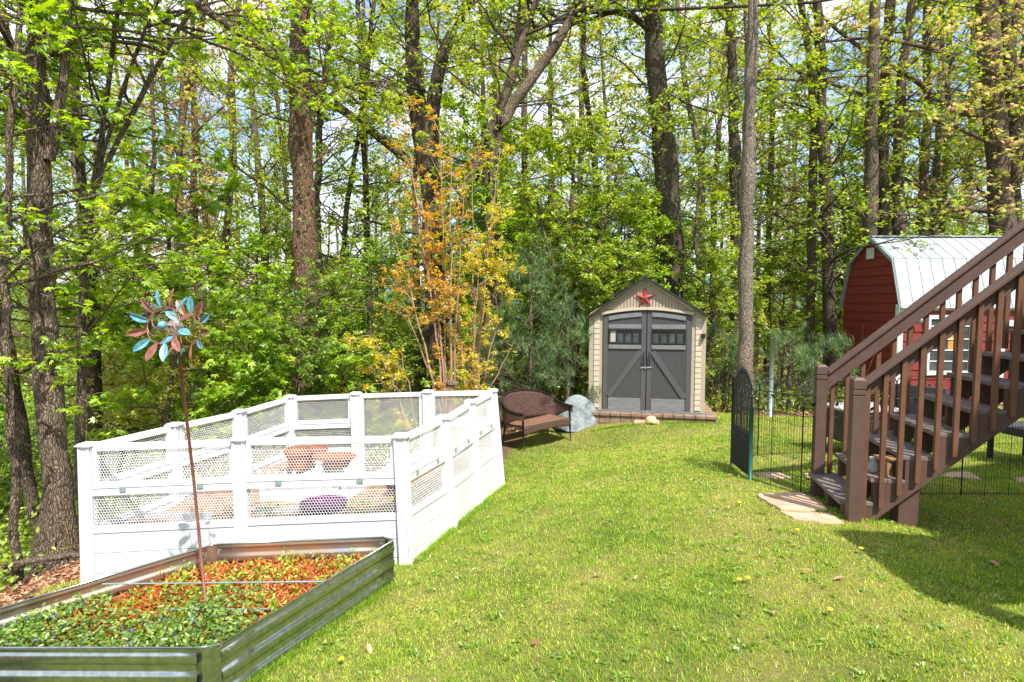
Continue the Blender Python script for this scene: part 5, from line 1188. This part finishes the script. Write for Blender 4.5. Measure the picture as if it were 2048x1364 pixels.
T('maple_tree', 'maple with drooping peach and lime leaf sprays in front of the upper right trunks', 'tree',
  [stem(15.0, [(2120,900,20),(2110,400,16),(2090,100,12)]), stem(15.0, [(2105,330,10),(1950,270,8),(1800,215,7),(1640,155,5),(1500,160,3)], False, False), stem(15.0, [(2100,200,10),(1930,120,8),(1760,70,6),(1600,90,4)], False, False)],
  M['bark'], M['leaf_peach'], 162, nb=30, blen=2.0, t0=.3, leafsize=.09, n_leaf=4, shape='maple', n2=5, n3=3)
# snag
sn = thing('tree_snag', 'broken dead pale trunk stub left of the red brown trunk', 'dead tree', (at(557,680,13.0)))
Pp, rr = pathpts(stem(13, [(562,760,17),(560,660,16),(555,590,14),(546,562,9)], extend=False), 14); V, Q = tubes(Pp[None], rr[None], 10)
link('trunk', npmesh('trunk', V-np.array(sn.location), quads=Q), M['bark_pale'], sn)

T('dogwood_tree', 'bright green bushy dogwood rising behind the pines left of the resin shed', 'tree',
  [stem(13.0, [(1150,760,10),(1150,600,9),(1142,430,8),(1150,300,6)], extend=False), stem(13.0, [(1150,620,8),(1210,450,7),(1240,330,5)], False, False), stem(13.0, [(1150,640,8),(1090,480,7),(1070,380,5)], False, False)],
  M['bark'], M['leaf_mid'], 165, nb=30, blen=1.9, t0=.15, leafsize=.075, n_leaf=17, shape='oval', flat=.4)
T('dogwood_tree', 'bright green low tree right behind the resin shed roof', 'tree',
  [stem(13.4, [(1400,760,9),(1400,620,8),(1390,470,7),(1400,360,5)], extend=False)], M['bark'], M['leaf_mid'], 166, nb=26, blen=1.7, t0=.15, leafsize=.075, n_leaf=15, shape='oval', flat=.4)
# gold leaved multi-stem shrub
def shrub(name, label, cat, base, tips, barkm, leaf, seed, r0=.02, nb=9, blen=.8, leafsize=.045, n_leaf=10, shape='diamond', bow=.3, **kw):
    stems = []
    rg_ = random.Random(seed)
    for tp in tips:
        b_ = base+Vector((rg_.uniform(-.08,.08), rg_.uniform(-.08,.08), 0)); m_ = b_.lerp(tp, .5)+Vector(((b_.x-tp.x)*bow*.3, 0, 0))
        stems.append([(b_, r0), (b_.lerp(m_, .5), r0*.9), (m_, r0*.75), (m_.lerp(tp, .5), r0*.5), (tp, r0*.2)])
    return tree(name, label, cat, stems, barkm, leaf, seed, nb=nb, blen=blen, t0=kw.pop('t0', .38), leafsize=leafsize, n_leaf=n_leaf, shape=shape, n2=5, n3=4, **kw)
b1_ = gx_(at(893,780,9.2).x, 9.2); b2_ = gx_(at(940,780,9.4).x, 9.4)
shrub('crape_myrtle', 'tall multi stemmed shrub with orange gold spring leaves, left clump behind the enclosure', 'shrub', b1_,
      [at(808,240,9.1), at(835,330,9.4), at(880,260,9.3), at(770,420,9.0), at(900,230,9.0), at(860,420,9.6), at(930,330,8.9), at(790,560,9.3)], M['stem_tan'], M['leaf_gold'], 171, nb=17, blen=.72, elev=.75, n_leaf=8, leafsize=.036)
shrub('crape_myrtle', 'tall multi stemmed shrub with yellow gold leaves, right clump nearer the bench', 'shrub', b2_,
      [at(1000,300,9.5), at(985,420,9.2), at(945,350,9.6), at(1015,560,9.1), at(960,500,9.0), at(1030,680,9.2), at(900,480,9.5)], M['stem_tan'], M['leaf_gold2'], 172, nb=19, blen=.72, elev=.6, n_leaf=9, leafsize=.036)
shrub('crape_myrtle', 'low yellow leaved shoots reaching left from the gold shrub base', 'shrub', b1_+Vector((-.5,.2,0)),
      [at(740,660,9.3), at(800,700,9.1), at(720,700,9.5)], M['stem_tan'], M['leaf_gold2'], 173, nb=10, blen=.8, elev=.2, n_leaf=9)

# pines with long soft needles
def pine(name, label, base, h, rad, seed, tufts=420, group=None, dens=26, parent_mesh=None):
    rg_ = np.random.default_rng(seed); root = thing(name, label, 'pine', base, group)
    Pt = np.array([[0,0,-.1],[.02,.02,h*.5],[0,0,h]]); P_, r_ = pathpts([(Vector(p), w_) for p, w_ in zip(Pt, (.05,.035,.01))], 12); V0, Q0 = tubes(P_[None], r_[None], 8)
    nbr = int(h*11); t_ = rg_.uniform(.06, 1, nbr); S0 = np.c_[np.zeros((nbr,2)), t_*h]; a = rg_.uniform(0, 2*np.pi, nbr); e = .1+.6*t_
    L1 = grow(S0, np.c_[np.cos(a), np.sin(a), e], rad*(1.05-t_*.8)*rg_.uniform(.7,1.1,nbr), 6, rg_, .1, .03); V1, Q1 = tubes(L1, np.full((nbr,1),.012)*np.linspace(1,.3,7)[None], 5)
    p, d, ix = sample(L1, 5, rg_, .3, 1); L2 = grow(p, side_dirs(d, rg_, .7, .5), np.full(len(p), rad*.32), 3, rg_, .12, .05); V2, Q2 = tubes(L2, np.full((len(p),4),.005), 4)
    link('trunk', npmesh('trunk', np.concatenate([V0,V1,V2]), quads=np.concatenate([Q0, Q1+len(V0), Q2+len(V0)+len(V1)]), smooth=True), M['bark'], root)
    tp = np.concatenate([L1[:,-1], L2[:,-1], L2[:,-2], L1[:,-2]]); td = np.concatenate([L1[:,-1]-L1[:,-2], L2[:,-1]-L2[:,-2], L2[:,-2]-L2[:,-3], L1[:,-2]-L1[:,-3]]); td /= np.linalg.norm(td, axis=1, keepdims=True)
    pp = np.repeat(tp, dens, 0)+rg_.normal(0,.02,(len(tp)*dens,3)); dd = np.repeat(td, dens, 0)*.55+rg_.normal(0,.6,(len(tp)*dens,3))
    link('needles', leafmesh('needles', pp, rg_.uniform(.08,.14,len(pp)), 'needle', rg_, .5, dirs=dd, tint=np.repeat(rg_.uniform(.1,.8,len(tp)), dens)+rg_.normal(0,.12,len(pp))), M['needle'], root)
    return root
for i, (px, Yp, h_, rad, lab) in enumerate(((1060,11.4,3.4,1.35,'soft blue green pine filling the gap between gold shrub and resin shed'),(1135,11.0,1.9,.95,'low pine sapling against the left wall of the resin shed'),
        (1000,11.8,2.2,1.1,'low pine behind the gold shrub right stems'),(1665,12.6,1.35,.8,'low pine left of the red barn end wall'),(1580,12.4,1.6,.9,'low pine right of the steel pole'),
        (1450,12.6,1.8,.8,'low pine between resin shed and pale trunk'),(760,11.2,1.6,1.0,'low pine behind the enclosure gate'))):
    pine('pine_sapling', lab, gx_(at(px,700,Yp).x, Yp), h_, rad, 180+i)

T('yard_tree', 'small leafy tree outside the frame behind the camera that dapples the metal bed', 'tree', [[(Vector((-2.6,-2.4,-.4)),.10),(Vector((-2.3,-1.6,2.5)),.08),(Vector((-1.9,-.7,4.6)),.06),(Vector((-1.7,-.6,6.0)),.03)]], M['bark'], M['leaf_mid'], 190, nb=20, blen=1.05, t0=.6, leafsize=.10, n_leaf=9, n2=5, n3=4)
# copies: background woodland
def copy_tree(o, loc, rz, sc, label, group, name=None):
    r_ = o.copy(); C.objects.link(r_); r_.location = loc; r_.rotation_euler = (0,0,rz); r_.scale = (sc,sc,sc); r_['label'] = label; r_['group'] = group
    for ch in o.children:
        c_ = ch.copy(); C.objects.link(c_); c_.parent = r_
    return r_
def proto(nm, seed, h, rad, bk, lf, nb, blen, t0, ls, nl, lean=0.0, shape='diamond', cat='tree', n2=6, n3=4, ivy=0):
    st = [(Vector((0,0,-.3)), rad), (Vector((lean*.2,0,h*.25)), rad*.85), (Vector((lean*.1,.1,h*.5)), rad*.7), (Vector((lean,0,h)), rad*.4)]
    return tree(nm, 'x', cat, [st], M[bk], M[lf], seed, nb=nb, blen=blen, t0=t0, leafsize=ls, n_leaf=nl, shape=shape, n2=n2, n3=n3, ivy=ivy)
tall = [proto('forest_tree', 201, 17, .17, 'bark', 'leaf_mid', 40, 3.4, .10, .14, 6, .5), proto('forest_tree', 202, 18, .13, 'bark_dark', 'leaf_mid', 40, 3.2, .10, .14, 6, -.7),
        proto('forest_tree', 203, 16, .10, 'bark_pale', 'leaf_yellow', 40, 3.0, .10, .14, 6, .9), proto('forest_tree', 204, 18, .15, 'bark', 'leaf_deep', 40, 3.2, .08, .14, 7, .2),
        proto('forest_tree', 205, 15, .09, 'bark', 'leaf_rust', 40, 3.0, .12, .12, 9, -.4)]
small = [proto('understory_tree', 211, 4.6, .035, 'bark', 'leaf_mid', 30, 1.9, .10, .072, 18, .4), proto('understory_tree', 212, 3.6, .03, 'bark', 'leaf_deep', 30, 1.7, .06, .068, 18, -.3),
         proto('understory_tree', 213, 5.2, .04, 'bark_dark', 'leaf_maple', 30, 1.9, .12, .085, 15, .2), proto('understory_tree', 214, 3.0, .025, 'bark', 'leaf_yellow', 26, 1.5, .08, .07, 15, .3)]
tl = ['grey brown woodland tree among many in the depth of the wood', 'slim dark woodland tree among many in the depth of the wood', 'pale barked slender woodland tree in the depth of the wood', 'deep green leafed woodland tree in the depth of the wood', 'rust leafed woodland tree in the depth of the wood']
slb = ['mid green leafy sapling in the understory', 'deep green leafy sapling in the understory', 'lime green leafy sapling in the understory', 'yellow green leafy sapling in the understory']
rg_ = random.Random(33); placed = []
def spot(y0, y1, mind, fx0=-1.0, fx1=1.0):
    for _ in range(300):
        y = rg_.uniform(y0, y1); x = rg_.uniform(fx0, fx1)*y*.95
        if all((x-a)**2+(y-b_)**2 > mind*mind for a, b_ in placed) and not (2 < x < 16 and y < 15.5 and x > 5.5): placed.append((x, y)); return x, y
    return None
used = set()
def place(protos, labs_, n, y0, y1, mind, s0, s1, grp, wts, fx=(-1,1)):
    for _ in range(n):
        q = spot(y0, y1, mind, *fx)
        if not q: continue
        k = rg_.choices(range(len(protos)), wts)[0]; loc = (q[0], q[1], ground(*q)); sc = rg_.uniform(s0, s1); rz = rg_.uniform(0, 6.28)
        if id(protos[k]) not in used:
            used.add(id(protos[k])); o = protos[k]; o.location = loc; o.rotation_euler = (0,0,rz); o.scale = (sc,)*3; o['label'] = labs_[k]; o['group'] = grp
        else: copy_tree(protos[k], loc, rz, sc, labs_[k], grp)
place(tall, tl, 24, 17, 24, 1.7, .8, 1.1, 'woodland trees behind the yard', (3,3,2,3,1))
place(tall, tl, 60, 24, 55, 2.4, .9, 1.3, 'woodland trees behind the yard', (3,3,2,3,2))
place(small, slb, 22, 12.6, 16, 1.2, .7, 1.0, 'understory saplings behind the yard', (3,3,1,1))
place(small, slb, 46, 16, 30, 1.6, .9, 1.6, 'understory saplings behind the yard', (3,3,2,2))
place(small, slb, 14, 9.2, 14, 1.2, .6, .95, 'understory saplings behind the yard', (3,2,2,2), fx=(-1,-.3))
for o in tall+small:
    if id(o) not in used: print('unused proto', o.name)

# undergrowth, far wood
rg = np.random.default_rng(77)
def wood2(p): return (np.abs(p[:,0]) < p[:,1]*1.1+1) & ~inpoly(p, enc_poly) & ~inpoly(p, shed_poly) & ~((p[:,1] < 11.9+.4*np.sin(p[:,0]*3)) & (p[:,0] > -1.0)) & ~((p[:,1] < 8.6) & (p[:,0] > -4.4)) & ~((p[:,0] > 7.6) & (p[:,1] < 14.6))
cl = np.concatenate([scatter(1500, -14, 14, 8.5, 14, wood2), scatter(2200, -30, 30, 14, 30, wood2), scatter(260, -9, -5.2, 5.5, 9, wood2)])
dist = cl[:,1]; rep = 42; pp = np.repeat(cl, rep, 0)+rg.normal(0, .22, (len(cl)*rep, 2))*np.repeat(.6+dist/22, rep)[:,None]
hmax = np.repeat(rg.uniform(.15, .9, len(cl)), rep)*np.repeat(np.where(cl[:,0] > 2, .7, 1.15), rep)
okm = ~((pp[:,1] < 11.7) & (pp[:,0] > -1.0)); pp = pp[okm]; hmax = hmax[okm]; dd = np.repeat(dist, rep)[okm]
tag(link('undergrowth', leafmesh('undergrowth', np.c_[pp, ground_np(pp)+rg.uniform(.02, 1, len(pp))*hmax], .055+dd*.0022, 'oval', rg, .7, rg.beta(2,2,len(pp))), M['leaf_mid']), 'tangled green undergrowth on the wood floor', 'undergrowth', kind='stuff')
st_ = np.concatenate([scatter(900, -3, 13, 11.9, 15, lambda p: (p[:,1] > 11.9) & ~inpoly(p, shed_poly) & ~((p[:,0] > 7.8) & (p[:,1] < 14.3))), scatter(700, -16, 3, 12, 24, wood2)])
P0 = np.c_[st_, ground_np(st_)-.05]; Lt = grow(P0, np.c_[rg.normal(0,.2,(len(P0),2)), np.ones(len(P0))], rg.uniform(.5,2.0,len(P0)), 5, rg, .12, .1); V, Q = tubes(Lt, np.full((len(P0),1),.008)*np.linspace(1,.4,6)[None], 4)
tag(link('brush_stems', npmesh('brush_stems', V, quads=Q), M['bark']), 'thicket of thin bare brush stems at the wood edge', 'brush', kind='stuff')
fp = np.c_[rg.uniform(-80, 80, 60000), rg.uniform(55, 100, 60000)]; fp = fp[np.abs(fp[:,0]) < fp[:,1]]; hz_ = rg.beta(1.2, 1.6, len(fp))*15
blob = np.sin(fp[:,0]*.35)*np.sin(fp[:,1]*.3)+np.sin(fp[:,0]*.9+hz_*.7)*.6
kp = blob > rg.uniform(-1.4, .7, len(fp)); fp = fp[kp]; hz_ = hz_[kp]
tag(link('far_wood', leafmesh('far_wood', np.c_[fp, ground_np(fp)+hz_], rg.uniform(.5,.95,len(fp)), 'diamond', rg, .9), M['leaf_mid']), 'distant hillside wood seen between the trunks', 'wood', kind='stuff')
